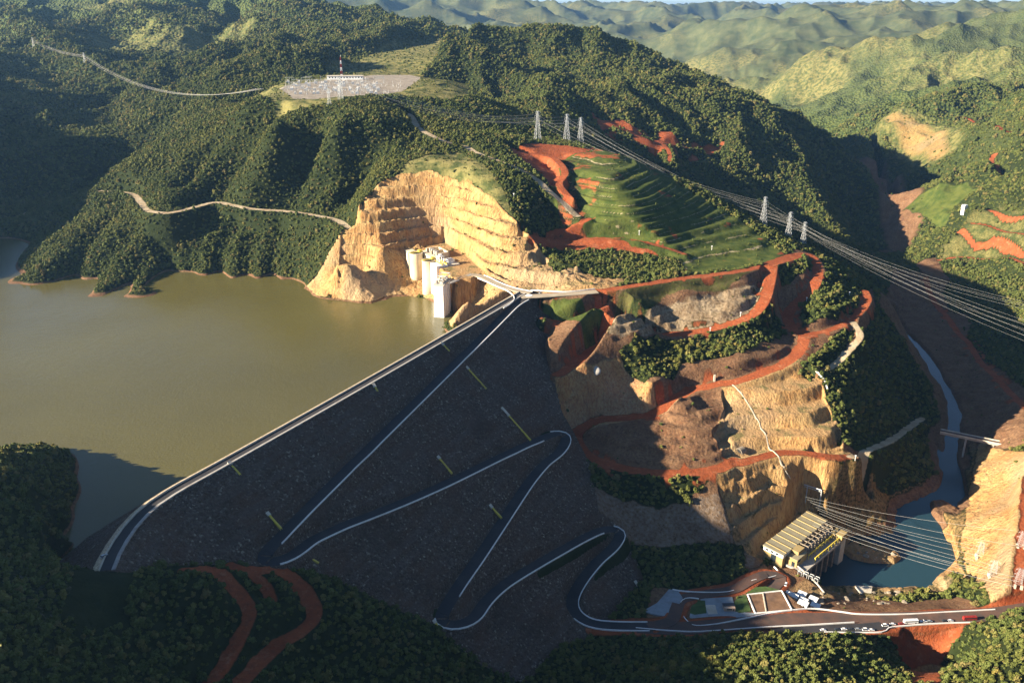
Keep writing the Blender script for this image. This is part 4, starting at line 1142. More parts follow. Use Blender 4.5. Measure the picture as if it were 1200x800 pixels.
class MB:
    def __init__(self): self.v = []; self.f = []
    def quadbox(self, c8):
        b = len(self.v); self.v += [tuple(p) for p in c8]
        self.f += [tuple(b + i for i in q) for q in ((0, 3, 2, 1), (4, 5, 6, 7), (0, 1, 5, 4), (1, 2, 6, 5), (2, 3, 7, 6), (3, 0, 4, 7))]
        return self
    def box(self, x0, x1, y0, y1, z0, z1, tx=0.0, ty=0.0):
        return self.quadbox([(x0, y0, z0), (x1, y0, z0), (x1, y1, z0), (x0, y1, z0), (x0 + tx, y0 + ty, z1), (x1 - tx, y0 + ty, z1), (x1 - tx, y1 - ty, z1), (x0 + tx, y1 - ty, z1)])
    def beam(self, p, q, w):
        p = Vector(p); q = Vector(q); d = (q - p).normalized()
        a = d.cross(Vector((0.13, 0.31, 1.0)) if abs(d.z) < 0.9 else Vector((1, 0.2, 0))).normalized() * w; c = d.cross(a).normalized() * w
        return self.quadbox([p - a - c, p + a - c, p + a + c, p - a + c, q - a - c, q + a - c, q + a + c, q - a + c])
    def tube(self, pts, r, n=5):
        b = len(self.v)
        pts = [Vector(p) for p in pts]
        for i, p in enumerate(pts):
            d = (pts[min(i + 1, len(pts) - 1)] - pts[max(i - 1, 0)]).normalized()
            a = d.cross(Vector((0, 0, 1)) if abs(d.z) < 0.95 else Vector((1, 0, 0))).normalized(); c = d.cross(a)
            rr = r[i] if isinstance(r, (list, tuple)) else r
            for k in range(n):
                t = 2 * math.pi * k / n; self.v.append(tuple(p + a * rr * math.cos(t) + c * rr * math.sin(t)))
        for i in range(len(pts) - 1):
            for k in range(n): self.f.append((b + i * n + k, b + i * n + (k + 1) % n, b + (i + 1) * n + (k + 1) % n, b + (i + 1) * n + k))
        self.f.append(tuple(b + k for k in range(n))[::-1]); e_ = b + (len(pts) - 1) * n; self.f.append(tuple(e_ + k for k in range(n)))
        return self
    def poly(self, pts, z0, z1):
        """upright prism over an outline"""
        b = len(self.v); n = len(pts)
        self.v += [(p[0], p[1], z0) for p in pts] + [(p[0], p[1], z1) for p in pts]
        self.f += [tuple(b + i for i in range(n))[::-1], tuple(b + n + i for i in range(n))]
        for i in range(n): self.f.append((b + i, b + (i + 1) % n, b + n + (i + 1) % n, b + n + i))
        return self
    def build(self, name, mat, parent=None, smooth_=False):
        me = bpy.data.meshes.new(name); me.from_pydata(self.v, [], self.f); me.update()
        me.materials.append(MATS[mat])
        if smooth_: me.polygons.foreach_set('use_smooth', [True] * len(me.polygons))
        return link(bpy.data.objects.new(name, me), parent)
def empty(name, loc, rz=0.0, label=None, cat=None, group=None):
    o = bpy.data.objects.new(name, None); C.objects.link(o); o.location = loc; o.rotation_euler = (0, 0, rz)
    return tag(o, label, cat, group)
def copy_tree(o, parent=None):
    c = o.copy(); C.objects.link(c); c.parent = parent
    for ch in list(o.children): copy_tree(ch, c)
    return c

plain("roof_yellow", (0.25, 0.225, 0.15), 0.55, 0.12, 0.4, dirt=(0.36, 0.29, 0.15))
plain("wall_yellow", (0.33, 0.245, 0.11), 0.7, 0.12, 0.4, dirt=(0.30, 0.20, 0.07))
plain("white_sheet", (0.70, 0.72, 0.72), 0.5, 0.10, 0.4, dirt=(0.45, 0.42, 0.38))
plain("white_paint", (0.80, 0.80, 0.80), 0.35, 0.03)
plain("red_paint", (0.26, 0.025, 0.02), 0.4, 0.08)
plain("dark_paint", (0.03, 0.035, 0.045), 0.35, 0.1)
plain("silver_paint", (0.45, 0.47, 0.48), 0.35, 0.05, metal=0.4)
plain("glass", (0.02, 0.028, 0.035), 0.12, 0.05)
plain("tyre", (0.02, 0.02, 0.02), 0.9)
plain("cable", (0.46, 0.45, 0.41), 0.45, 0.05, metal=0.3)
plain("warm_concrete", (0.62, 0.53, 0.38), 0.85, 0.16, 0.12, dirt=(0.42, 0.29, 0.15))
plain("lawn_green", (0.05, 0.085, 0.02), 0.9, 0.3, 0.3)
plain("paving_grey", (0.24, 0.27, 0.29), 0.85, 0.12, 0.3, dirt=(0.18, 0.16, 0.15))
plain("boulder_stone", (0.24, 0.20, 0.15), 0.9, 0.3, 0.5, dirt=(0.14, 0.10, 0.07))
plain("pink_wall", (0.50, 0.36, 0.26), 0.8, 0.08)
plain("brown_earth", (0.16, 0.09, 0.05), 0.95, 0.3, 0.2, dirt=(0.08, 0.06, 0.06))
plain("red_sign", (0.5, 0.10, 0.04), 0.6)

# ---------------------------------------------------------------- junction and track to the intake
strip_road = lineP('700,341.5,1.2 670,344,0.8 640,346,0.5 622,347,0.2 610,348,0.1')
tag(link(strip("crest_junction", strip_road, [(-6, -0.6), (-6, 0.12), (6, 0.12), (6, -0.6)], "gravel_road")), kind='structure')
intake_road = lineP('552,322,2.3 560,322.5,2.3 570,326,2 580,331,1.6 592,336,1 606,340,0.6 622,343,0.4')
tag(link(strip("intake_road", intake_road, [(-4.5, -1.2), (-4.5, 0.2), (4.5, 0.2), (4.5, -1.2)], "gravel_road")), kind='structure')
barrier(intake_road[4:], 4.6, "pale wall on the hill side of the short road from the crest to the intake", THIN)
barrier(lineP('560,326,2.4 570,330,2 582,335.5,1.5 594,340.5,1 601,346,0.6 602.5,351,0.4 598,356,0.3 590,361,0.3'), 0, "pale wall curving from the intake road down to the crest, above the water", THIN)
barrier(lineP('622,340,0.6 640,341,0.8 660,342,1.2 680,340.5,1.8 697,338.5,2.2'), 0, "pale wall under the rock face, along the start of the upper red road", THIN)
m = MB(); c0 = P(620, 346.2, 0.2); m.tube([(0, 0, -0.3), (0, 0, 0.45)], [4.2, 3.8], 18)
o = m.build("traffic_island", "white_concrete"); o.location = c0; tag(o, "small round pale traffic island where the crest road meets the upper road", "traffic island")

# ---------------------------------------------------------------- intake works
def intake():
    S1 = Vector(P(487.5, 297, 5)); S2 = Vector(P(502.5, 305.5, 5))
    a = Vector((S2.x - S1.x, S2.y - S1.y, 0)).normalized(); b = Vector((-a.y, a.x, 0))      # b points back towards the hill
    org = Vector((S1.x, S1.y, 0))
    root = empty("intake_works", (org.x, org.y, 0), math.atan2(a.y, a.x), "pale concrete intake works with two round shafts at the foot of the quarry", "intake works")
    L = (S2 - S1).length
    for i, x in enumerate((0.0, L)):
        m = MB(); m.tube([(x, 0, -46), (x, 0, -20), (x, 0, 4.0), (x, 0, 4.8)], [9.6, 9.0, 8.6, 8.6], 28)
        sh = m.build("shaft", "warm_concrete", root, True)
        m = MB()
        for k in range(28):
            t0, t1 = 2 * math.pi * k / 28, 2 * math.pi * (k + 1) / 28
            m.quadbox([(x + r * math.cos(t), r * math.sin(t), z) for z in (4.5, 6.3) for (r, t) in ((7.4, t0), (8.8, t0), (8.8, t1), (7.4, t1))])
        m.build("rim", "warm_concrete", sh)
        m = MB(); m.tube([(x, 0, 4.82), (x, 0, 4.95)], 7.4, 24); m.build("opening", "dark_opening", sh)
        m = MB(); m.box(x - 1.2, x + 1.2, -9.0, 9.5, 6.3, 7.1); m.box(x - 2.4, x + 2.4, 3.5, 7.5, 6.3, 9.0); m.build("shaft_bridge", "yellow_paint", sh)
    m = MB(); m.box(-16, -9.5, -7, 9, -38, 3.5); m.box(-34, -15.5, -2, 9, -30, 2.5); m.build("wing_wall", "warm_concrete", root)
    m = MB(); m.box(-9, L + 12, 9.5, 17, -18, 5.0); m.build("deck", "warm_concrete", root)
    # open basin behind the shafts
    m = MB()
    for q in ((-6, 26, 34, 36), (-6, -4, 17, 36), (24, 26, 17, 36), (9, 10.5, 17, 34)): m.box(q[0], q[1], q[2], q[3], -6, 8.5)
    m.build("basin_wall", "warm_concrete", root)
    m = MB(); m.box(-4, 24, 17, 34, -5, 1.2); m.build("basin_floor", "grey_concrete", root)
    m = MB()
    for x in (1, 7, 14, 20): m.box(x, x + 3.2, 18.5, 22, 1.2, 10.5)
    m.build("gate_hoist", "grey_concrete", root)
    m = MB(); m.box(L + 9, L + 27, -2, 14, -40, 4.6); m.build("abutment_block", "white_concrete", root)
    m = MB(); m.box(L + 10.5, L + 27, 15, 30, -6, 3.6); m.box(L - 2, L + 10, 18, 32, -6, 4.4); m.build("terrace_slab", "pale_concrete", root)
    m = MB(); m.box(L + 6, L + 26, 12.2, 13.6, 4.6, 6.2); m.box(L + 6, L + 26, 6.0, 7.4, 4.6, 6.2); m.build("crane_rail", "yellow_paint", root)
    m = MB()
    for x in (L + 11, L + 17):
        for y in (6.7, 12.9): m.beam((x, y, 4.6), (x, y, 13), 0.4)
        m.beam((x, 6.0, 13), (x, 13.6, 13), 0.5)
    for y in (6.7, 12.9): m.beam((L + 11, y, 13), (L + 17, y, 13), 0.4)
    m.box(L + 12, L + 16, 8, 11.5, 13, 15.5)
    m.build("gantry_crane", "white_paint", root)
    m = MB(); m.box(L + 12, L + 20, 18, 25, 3.6, 8.2); m.box(L + 11.6, L + 20.4, 17.6, 25.4, 8.2, 8.6); k = m.build("control_hut", "white_sheet", root)
    m = MB(); m.box(L + 11.9, L + 12.0, 19.5, 21.5, 3.7, 6.4); m.box(L + 13.5, L + 18.5, 17.85, 17.98, 5.4, 7.0); m.build("hut_window", "glass", k)
    # intake tower standing in the reservoir
    A = Vector(P(508.5, 371.5, -40)); B = Vector(P(520.5, 372.5, -40))
    ax = (B - A); ax.z = 0; w = ax.length; ax.normalize(); ay = Vector((-ax.y, ax.x, 0))
    tw = empty("intake_tower", (A.x, A.y, -40), math.atan2(ax.y, ax.x), "tall pale concrete intake tower standing in the reservoir beside the dam crest", "tower")
    D_ = 30.0
    m = MB(); m.box(-0.4, w + 0.4, -0.2, D_, -30, 39, 1.3, 1.2)
    for k in range(4):
        y = 4 + k * 6.6; z1 = 39
        m.quadbox([(w + 0.2, y, -30), (w + 1.3, y, -30), (w + 1.3, y + 2.0, -30), (w + 0.2, y + 2.0, -30), (w - 1.0, y, z1), (w + 0.1, y, z1), (w + 0.1, y + 2.0, z1), (w - 1.0, y + 2.0, z1)])
    m.build("tower_shaft", "white_concrete", tw)
    m = MB(); m.box(-0.6, w + 0.6, 0.0, D_ + 0.4, 39, 40.4); m.build("tower_deck", "pale_concrete", tw)
    m = MB()
    for y in (3, 9.5, 16, 22.5):
        m.box(1.5, 4.6, y, y + 3.4, 40.4, 44.2); m.box(w - 5.5, w - 2.2, y + 0.6, y + 4.2, 40.4, 43.6)
    m.build("hoist_housing", "pale_concrete", tw)
    m = MB()
    for y in (1, 14, D_ - 1):
        m.beam((0.8, y, 40.4), (0.8, y, 47), 0.3); m.beam((w - 0.8, y, 40.4), (w - 0.8, y, 47), 0.3); m.beam((0.8, y, 47), (w - 0.8, y, 47), 0.35)
    m.beam((0.8, 1, 47), (0.8, D_ - 1, 47), 0.3); m.beam((w - 0.8, 1, 47), (w - 0.8, D_ - 1, 47), 0.3)
    m.build("hoist_frame", "galvanised", tw)
    m = MB()
    for (p, q) in (((0, 0.4, 41.6), (w, 0.4, 41.6)), ((0, 0.4, 41.6), (0, D_, 41.6)), ((w, 0.4, 41.6), (w, D_, 41.6))): m.beam(p, q, 0.10)
    m.build("railing", "galvanised", tw)
    # bridge from tower to the bank
    p = Vector(P(527, 331, 0.6)); q = Vector(P(553, 321, 2.4))
    m = MB(); d = (q - p); n = Vector((-d.y, d.x, 0)).normalized()
    for s in (-1.6,): m.quadbox([p - n * 2.2 - Vector((0, 0, 1.4)), p + n * 2.2 - Vector((0, 0, 1.4)), p + n * 2.2, p - n * 2.2, q - n * 2.2 - Vector((0, 0, 1.4)), q + n * 2.2 - Vector((0, 0, 1.4)), q + n * 2.2, q - n * 2.2])
    br = m.build("service_bridge", "grey_concrete"); tag(br, "narrow service bridge from the intake tower to the bank", "bridge")
    m = MB(); m.beam(p - n * 2.1 + Vector((0, 0, 1.0)), q - n * 2.1 + Vector((0, 0, 1.0)), 0.12); m.beam(p + n * 2.1 + Vector((0, 0, 1.0)), q + n * 2.1 + Vector((0, 0, 1.0)), 0.12); m.build("railing", "galvanised", br)
intake()

# ---------------------------------------------------------------- stairs on the dam face (fixed to the dam)
for (u0, v0, u1, v1) in ((437, 450, 443, 459), (517, 402, 527, 412), (543, 426, 570, 456), (588, 478, 622, 516), (513, 535, 530, 555), (574, 592, 588, 607), (313, 601, 330, 620), (268, 542, 282, 557), (358, 651, 374, 660), (668, 643, 676, 652), (744, 681, 763, 711), (508, 727, 514, 735)):
    a = np.array(damP(u0, v0)); b = np.array(damP(u1, v1)); n = max(3, int(np.linalg.norm(b - a) / 2.5))
    l = np.array([a + (b - a) * t for t in np.linspace(0, 1, n)]); l[:, 2] += 0.75
    st = link(strip("inspection_stair", l, [(-0.7, -1.5), (-0.7, 0.15), (0.7, 0.15), (0.7, -1.5)], "yellow_paint"), dam)
    h = l[:max(2, n // 4 + 1)].copy(); h[:, 2] += 0.2
    link(strip("stair_head", h, [(-1.3, -1.5), (-1.3, 0.25), (1.3, 0.25), (1.3, -1.5)], "pale_concrete"), st)

# ---------------------------------------------------------------- power station
def power_station():
    Lp = Vector(P(896, 638, -156)); Bp = Vector(P(947, 599, -156))
    a = (Bp - Lp); a.z = 0; n = a.length; a.normalize()
    root = empty("power_station", (Lp.x, Lp.y, -168), math.atan2(a.y, a.x), "yellow power station hall with ribbed roof at the edge of the river pool", "power station")
    Wd = 19.0                                        # local x along the hall, local -y towards the river
    m = MB(); m.box(0, n, -Wd, 0, -12, 7.0); m.build("hall_wall", "wall_yellow", root)
    m = MB(); m.box(-0.5, n + 0.3, -Wd - 0.4, 0.4, 7.0, 10.6); m.build("upper_wall", "white_sheet", root)
    m = MB(); m.quadbox([(-1, -Wd - 1, 10.6), (n + 1, -Wd - 1, 10.6), (n + 1, 1, 10.6), (-1, 1, 10.6), (-1, -Wd - 1, 11.0), (n + 1, -Wd - 1, 11.0), (n + 1, 1, 12.2), (-1, 1, 12.2)])
    rf = m.build("roof", "roof_yellow", root)
    m = MB()
    for k in range(9):
        x = 3.5 + k * (n - 6) / 8.0
        m.quadbox([(x, -Wd - 1, 11.0), (x + 0.9, -Wd - 1, 11.0), (x + 0.9, 1, 12.2), (x, 1, 12.2), (x, -Wd - 1, 11.6), (x + 0.9, -Wd - 1, 11.6), (x + 0.9, 1, 12.8), (x, 1, 12.8)])
    m.build("roof_rib", "wall_yellow", rf)
    m = MB()
    for k in range(5): m.box(2 + k * 4.0, 4.4 + k * 4.0, 0.41, 0.5, 2, 7)
    for k in range(3): m.box(-0.55, -0.45, -4.5 - k * 5.0, -2.0 - k * 5.0, 7.8, 9.8)
    m.box(-0.2, -0.05, -12.5, -7.5, -1, 6.5)
    m.build("window", "glass", root)
    m = MB(); m.box(6, 24, -Wd - 11, -Wd - 0.5, -14, 7); an = m.build("annex", "wall_yellow", root)
    m = MB(); m.box(5.6, 24.4, -Wd - 11.4, -Wd - 0.5, 7, 7.7); m.build("annex_roof", "roof_yellow", an)
    m = MB(); m.box(13, 24, -Wd - 8, -Wd - 0.6, 7.7, 11); m.build("lift_house", "wall_yellow", an)
    m = MB(); m.box(5.85, 5.98, -Wd - 9, -Wd - 6, -1, 4); m.box(8, 12, -Wd - 11.15, -Wd - 11.02, 4, 7); m.build("annex_window", "glass", an)
    m = MB(); m.box(4, n + 2, -Wd - 20, -Wd - 0.6, -2.5, -0.5); m.build("deck", "grey_concrete", root)
    m = MB()
    for k in range(7): m.box(8 + k * 11.0, 11 + k * 11.0, -Wd - 18.5, -Wd - 4, -36, -2.5)
    m.build("draft_pier", "boulder_stone", root)  # concrete piers in dark stone colour: the shade under the deck painted on
    m = MB()
    for k in range(8):
        x = 28 + k * 6.6
        for y in (-1.2, -9.5): m.beam((x, -Wd + y, -0.5), (x, -Wd + y, 10.5), 0.38)
        m.beam((x, -Wd - 1.2, 10.5), (x, -Wd - 9.5, 10.5), 0.38)
    for y in (-1.2, -5.3, -9.5): m.beam((28, -Wd + y, 10.5), (28 + 46.2, -Wd + y, 10.5), 0.32)
    m.build("transformer_frame", "boulder_stone", root)
    m = MB()
    for k in range(6):
        x = 31 + k * 7.0; m.box(x, x + 3.6, -Wd - 8, -Wd - 3.2, -0.5, 4.2); m.box(x + 1.2, x + 2.2, -Wd - 6, -Wd - 5, 4.2, 6.6)
    m.build("transformer", "grey_concrete", root)
    m = MB(); m.beam((25, -Wd - 12, 4.0), (n, -Wd - 12, 4.0), 0.5); m.beam((25, -Wd - 18.5, 4.0), (n, -Wd - 18.5, 4.0), 0.5)
    for k in range(9):
        x = 26 + k * 6.2
        m.beam((x, -Wd - 12, -0.5), (x, -Wd - 12, 4), 0.3); m.beam((x, -Wd - 18.5, -0.5), (x, -Wd - 18.5, 4), 0.3)
    m.build("crane_beam", "yellow_paint", root)
    m = MB(); m.box(n - 9, n + 1, -Wd - 21, -Wd - 11, -36, 1.5); tb = m.build("end_tower", "pale_concrete", root)
    m = MB(); m.box(n - 9.4, n + 1.4, -Wd - 21.4, -Wd - 10.6, 1.5, 7); m.build("tower_house", "wall_yellow", tb)
    m = MB(); m.box(3.2, n + 2, -Wd - 20.4, -Wd - 20.0, -0.5, 0.7); m.build("parapet", "pale_concrete", root)
power_station()

# ---------------------------------------------------------------- yard below the power station
plain("shed_roof", (0.66, 0.68, 0.68), 0.5, 0.12, 0.5, dirt=(0.5, 0.42, 0.34))
SHEDS = [(929.5, 691, 10, 5.6, 3.8, "long white shed with a ridged roof, nearest the kerb by the walled yard"), (941, 687.5, 6.5, 5.0, 3.2, "white flat roofed shed behind the long ridged shed"),
         (954, 696, 6.5, 4.6, 3.0, "pale flat shed beside the open store of stacked drums"), (942.5, 697.5, 6.2, 4.6, 2.8, "pale shed in the middle of the white shed cluster"),
         (941, 707.5, 7.5, 4.6, 2.8, "white flat shed of the cluster, next to the road wall"), (956, 706.5, 6.8, 4.6, 2.8, "grey white shed of the cluster, towards the river rocks")]
for i, (u, v, l, w, h, lab) in enumerate(SHEDS):
    p = P(u, v, -156.5 if u < 950 else -158); z = on_ground(p[0], p[1])
    s = empty("site_shed", (p[0], p[1], z), R(-38 if i else -40), lab, "shed", "white sheds by the river pool")
    m = MB(); m.box(-l / 2, l / 2, -w / 2, w / 2, -1.0, h); m.build("wall", "white_sheet", s)
    m = MB()
    if i == 0:
        for y0, y1 in ((-w / 2 - 0.4, 0), (w / 2 + 0.4, 0)):
            ya, yb = sorted((y0, y1)); za, zb = (h, h + 1.7) if y0 < 0 else (h + 1.7, h)
            m.quadbox([(-l / 2 - .4, ya, za), (l / 2 + .4, ya, za), (l / 2 + .4, yb, zb), (-l / 2 - .4, yb, zb), (-l / 2 - .4, ya, za + .2), (l / 2 + .4, ya, za + .2), (l / 2 + .4, yb, zb + .2), (-l / 2 - .4, yb, zb + .2)])
        for ln in (-1, 1): m.quadbox([(ln * l / 2 - .05, -w / 2, h), (ln * l / 2 + .05, -w / 2, h), (ln * l / 2 + .05, w / 2, h), (ln * l / 2 - .05, w / 2, h), (ln * l / 2 - .05, -.1, h + 1.6), (ln * l / 2 + .05, -.1, h + 1.6), (ln * l / 2 + .05, .1, h + 1.6), (ln * l / 2 - .05, .1, h + 1.6)])
    else: m.quadbox([(-l / 2 - .4, -w / 2 - .4, h), (l / 2 + .4, -w / 2 - .4, h), (l / 2 + .4, w / 2 + .4, h + .7), (-l / 2 - .4, w / 2 + .4, h + .7), (-l / 2 - .4, -w / 2 - .4, h + .2), (l / 2 + .4, -w / 2 - .4, h + .2), (l / 2 + .4, w / 2 + .4, h + .9), (-l / 2 - .4, w / 2 + .4, h + .9)])
    m.build("roof", "shed_roof", s)
    m = MB(); m.box(-l / 2 - .06, -l / 2 - .01, -1, 0.6, 0, 2.3); m.box(-l * 0.3, -l * 0.1, -w / 2 - .06, -w / 2 - .01, 1.2, 2.3); m.box(l * 0.1, l * 0.3, -w / 2 - .06, -w / 2 - .01, 1.2, 2.3); m.build("opening", "glass", s)
def patch(name, txt, z, mat, t=0.35):
    m = MB(); pts = [P(u, v, z)[:2] for u, v in pix(txt)]
    area = sum(pts[i][0] * pts[(i + 1) % len(pts)][1] - pts[(i + 1) % len(pts)][0] * pts[i][1] for i in range(len(pts)))
    if area < 0: pts = pts[::-1]
    m.poly(pts, z - 3.0, z + t)
    return m.build(name, mat)
o = patch("paving", '752,716 770,706 784,690 794,691 800,700 794,712 798,722 790,724 770,720', -154.2, "paving_grey", 0.10); tag(o, kind='structure')
o = patch("paving", '821,701 858,699 860,706 858,716 885,718 900,717 870,723 830,729 812,731 802,724 798,712 804,704', -155.8, "paving_grey", 0.14); tag(o, kind='structure')
o = patch("paving", '826,708.5 838,708.5 841,719 830,719.5', -155.8, "pale_concrete", 0.24); tag(o, kind='structure')
o = patch("lawn", '806,708 816,703 826,703.5 828,718 814,720 803,716', -155.8, "lawn_green", 0.32); tag(o, kind='stuff')
o = patch("lawn", '861,704 866,698 874,697 880,716 866,718 860,714', -155.8, "lawn_green", 0.30); tag(o, kind='stuff')
o = patch("lawn", '874,695 886,687.5 898,687 914,691', -155.9, "lawn_green", 0.25); tag(o, kind='stuff')
gh = empty("gate_house", P(854, 713, -155.6), R(2), "small pinkish gate house with a dark flat roof on the paved garden", "building")
m = MB(); m.box(-4.5, 4.5, -2.8, 2.8, -0.5, 3.0); m.build("wall", "pink_wall", gh)
m = MB(); m.box(-4.9, 4.9, -0.6, 3.2, 3.0, 3.4); m.build("roof", "dark_paint", gh)
m = MB(); m.box(-2.5, 2.0, -2.86, -2.8, 1.0, 2.2); m.box(2.8, 3.8, -2.86, -2.8, 0, 2.2); m.build("window", "glass", gh)
# walled yard
yard = [P(u, v, -155.8) for u, v in ((876, 696.5), (916, 692), (928, 714.5), (885, 718.5))]
m = MB(); m.poly([p[:2] for p in yard][::-1], -158, -155.72); yd = m.build("walled_yard", "brown_earth"); tag(yd, "walled yard with dark earth and a low dividing wall beside the white sheds", "yard")
for i in range(4):
    p, q = Vector(yard[i]), Vector(yard[(i + 1) % 4]); m = MB(); m.beam(p + Vector((0, 0, .3)), q + Vector((0, 0, .3)), 0.45); m.build("kerb_wall", "white_concrete", yd)
m = MB(); m.beam(Vector(P(894, 694.5, -155.4)), Vector(P(898, 717, -155.4)), 0.4); m.build("dividing_wall", "pale_concrete", yd)
# low stack of drums and frames by the pool
st = empty("drum_store", P(948, 676, -166), R(-42), "open store of dark drums in frames on the quay by the power station", "store")
for k in range(4):
    m = MB(); x = -8 + k * 5.0
    for s_ in (-1.6, 1.6): m.beam((x - 1.6, s_, -1), (x - 1.6, s_, 3), 0.18); m.beam((x + 1.6, s_, -1), (x + 1.6, s_, 3), 0.18)
    m.beam((x - 1.6, -1.6, 3), (x + 1.6, -1.6, 3), 0.18); m.beam((x - 1.6, 1.6, 3), (x + 1.6, 1.6, 3), 0.18)
    fr = m.build("rack_frame", "steel", st)
    m = MB(); m.tube([(x - 1.3, 0, 1.2), (x + 1.3, 0, 1.2)], 1.15, 12); m.build("drum", "dark_paint", fr)
q0 = [Vector(P(u, v, -167)) for u, v in ((935, 663), (946, 672), (958, 684), (966, 694))]
m = MB()
for p, q in zip(q0[:-1], q0[1:]): m.beam(p, q, 0.5)
o = m.build("quay_wall", "pale_concrete"); tag(o, "low pale quay wall along the dark pool below the power station", "wall")

# ---------------------------------------------------------------- lattice pylons and cables
def pylon_parts(h, base, arms, root, t=0.2):
    top = 1.1; wz = h * 0.62; ww = 2.0
    lv = [(0, base / 2)]
    for k in range(1, 6): lv.append((wz * k / 5.0 * (1.12 - 0.024 * k) if k < 5 else wz, base / 2 + (ww - base / 2) * min(1, k / 5.0)))
    lv += [(wz + (h - wz) * k / 4.0, ww + (top - ww) * k / 4.0) for k in range(1, 5)]
    m = MB()
    for (z0, r0), (z1, r1) in zip(lv[:-1], lv[1:]):
        c0 = [(sx * r0, sy * r0, z0) for sx, sy in ((-1, -1), (1, -1), (1, 1), (-1, 1))]; c1 = [(sx * r1, sy * r1, z1) for sx, sy in ((-1, -1), (1, -1), (1, 1), (-1, 1))]
        for i in range(4):
            m.beam(c0[i], c1[i], t * 1.25); m.beam(c0[i], c1[(i + 1) % 4], t * 0.75); m.beam(c0[(i + 1) % 4], c1[i], t * 0.75); m.beam(c1[i], c1[(i + 1) % 4], t * 0.75)
    m.build("lattice_mast", "galvanised", root)
    for (z, L) in arms:
        m = MB(); z *= h
        for s in (-1, 1):
            for y in (-1.1, 1.1): m.beam((s * 1.3, y, z), (s * L, 0, z + 0.4), t); m.beam((s * 1.3, y, z + 2.4), (s * L, 0, z + 0.5), t * 0.8)
            m.beam((s * L, 0, z + 0.4), (s * L, 0, z - 2.2), t * 0.7)
        m.build("crossarm", "galvanised", root)
    m = MB()
    for sx in (-1, 1):
        for sy in (-1, 1): m.box(sx * base / 2 - 0.9, sx * base / 2 + 0.9, sy * base / 2 - 0.9, sy * base / 2 + 0.9, -3.0, 0.5)
    m.build("footing", "pale_concrete", root)
PYL = []
def pylon(proto, u, v, rz, label, group, scale=1.0, place=None):
    p = place or onto(u, v)
    o = proto if not proto.get('used') else copy_tree(proto)
    proto['used'] = 1; 
    if 'used' in o and o is not proto: del o['used']
    o.location = p; o.rotation_euler = (0, 0, rz); o.scale = (scale,) * 3
    tag(o, label, "pylon", group)
    PYL.append(o); return o
big = empty("pylon", (0, 0, 0)); pylon_parts(47.0, 9.5, ((0.72, 6.5), (0.84, 5.5), (0.955, 4.2)), big, 0.11)
G1 = "pylons on the red hilltop"
A1 = pylon(big, 630, 165.5, R(25), "lattice pylon on the red hilltop, the one standing apart towards the quarry", G1)
A2 = pylon(big, 664, 166.5, R(25), "lattice pylon on the red hilltop, the middle one of the three", G1)
A3 = pylon(big, 680, 169, R(25), "lattice pylon on the red hilltop, close beside the middle one on the gorge side", G1)
G2 = "pylons beside the grassy mound"
B1 = pylon(big, 894, 263, R(20), "lattice pylon just behind the grassy mound's edge, nearest of its row to the mound", G2, 0.9, P(894, 264, 4))
B2 = pylon(big, 923, 281, R(20), "lattice pylon beyond the grassy mound's lower edge, between the two others of its row", G2, 0.9, P(923, 282, -14))
B3 = pylon(big, 940, 290, R(20), "lattice pylon beside the gorge, farthest of its row from the grassy mound", G2, 0.85, P(940, 292, -22))
G3 = "pylons near the switchyard"
C1 = pylon(big, 399.5, 117.5, R(40), "bright white lattice pylon in front of the switchyard", G3, 0.75)
C2 = pylon(big, 386, 124, R(40), "shorter white lattice pylon at the wood's edge below the switchyard", G3, 0.55)
E1 = pylon(big, 40, 57, R(60), "small distant pylon on the far wooded hillside, at the line's high end", "pylons on the far hillside", 0.62)
E2 = pylon(big, 100, 76, R(60), "small distant pylon on the far wooded hillside, below the line's high end", "pylons on the far hillside", 0.62)
small = empty("pylon", (0, 0, 0)); pylon_parts(15.0, 5.0, ((0.6, 4.5), (0.9, 4.0)), small, 0.04)
G4 = "pylons on the sunlit river bank"
F1 = pylon(small, 1148, 651, R(-20), "short lattice pylon on the sunlit bank, nearest the river pool", G4)
F2 = pylon(small, 1163, 674, R(-20), "short lattice pylon on the sunlit bank, the middle of three", G4)
F3 = pylon(small, 1193, 684, R(-20), "short lattice pylon on the sunlit bank, farthest from the river pool", G4)
F4 = pylon(small, 1196, 640, R(-20), "short lattice pylon on the sunlit bank beside the red road", G4)
for o in (big, small):
    if 'used' in o: del o['used']

def cable(p, q, sag, r, label, group, n=26):
    p, q = Vector(p), Vector(q)
    pts = [p.lerp(q, t) - Vector((0, 0, sag * 4 * t * (1 - t))) for t in [i / n for i in range(n + 1)]]
    o = MB().tube(pts, r, 4).build("power_cable", "cable"); tag(o, label, "cable", group); return o
def at(o, x, f, h=47.0):
    s = o.scale[0]; a = o.rotation_euler.z
    return Vector(o.location) + Vector((math.cos(a) * x * s, math.sin(a) * x * s, f * h * s))
ARM = [(-6.5, 0.67), (6.5, 0.67), (-5.5, 0.79), (5.5, 0.79), (-4.2, 0.91), (4.2, 0.91)]
yard_ends = [Vector(P(u, v, 180)) for u, v in ((436, 110), (440, 108), (448, 107))]
for i, (o, ye) in enumerate(zip((A1, A2, A3), yard_ends)):
    for j in (0, 1, 3, 4): cable(ye + Vector((ARM[j][0] * 0.8, 0, ARM[j][1] * 12 - 8)), at(o, *ARM[j]), 16, 0.09, "slack power cable from the switchyard to the pylons on the red hilltop", "cables above the quarry wood")
for o, p in ((A1, B1), (A2, B2), (A3, B3)):
    for j in (0, 1, 2, 3): cable(at(o, *ARM[j]), at(p, *ARM[j]), 14, 0.065, "power cable running over the grassy mound between the two rows of pylons", "cables over the mound")
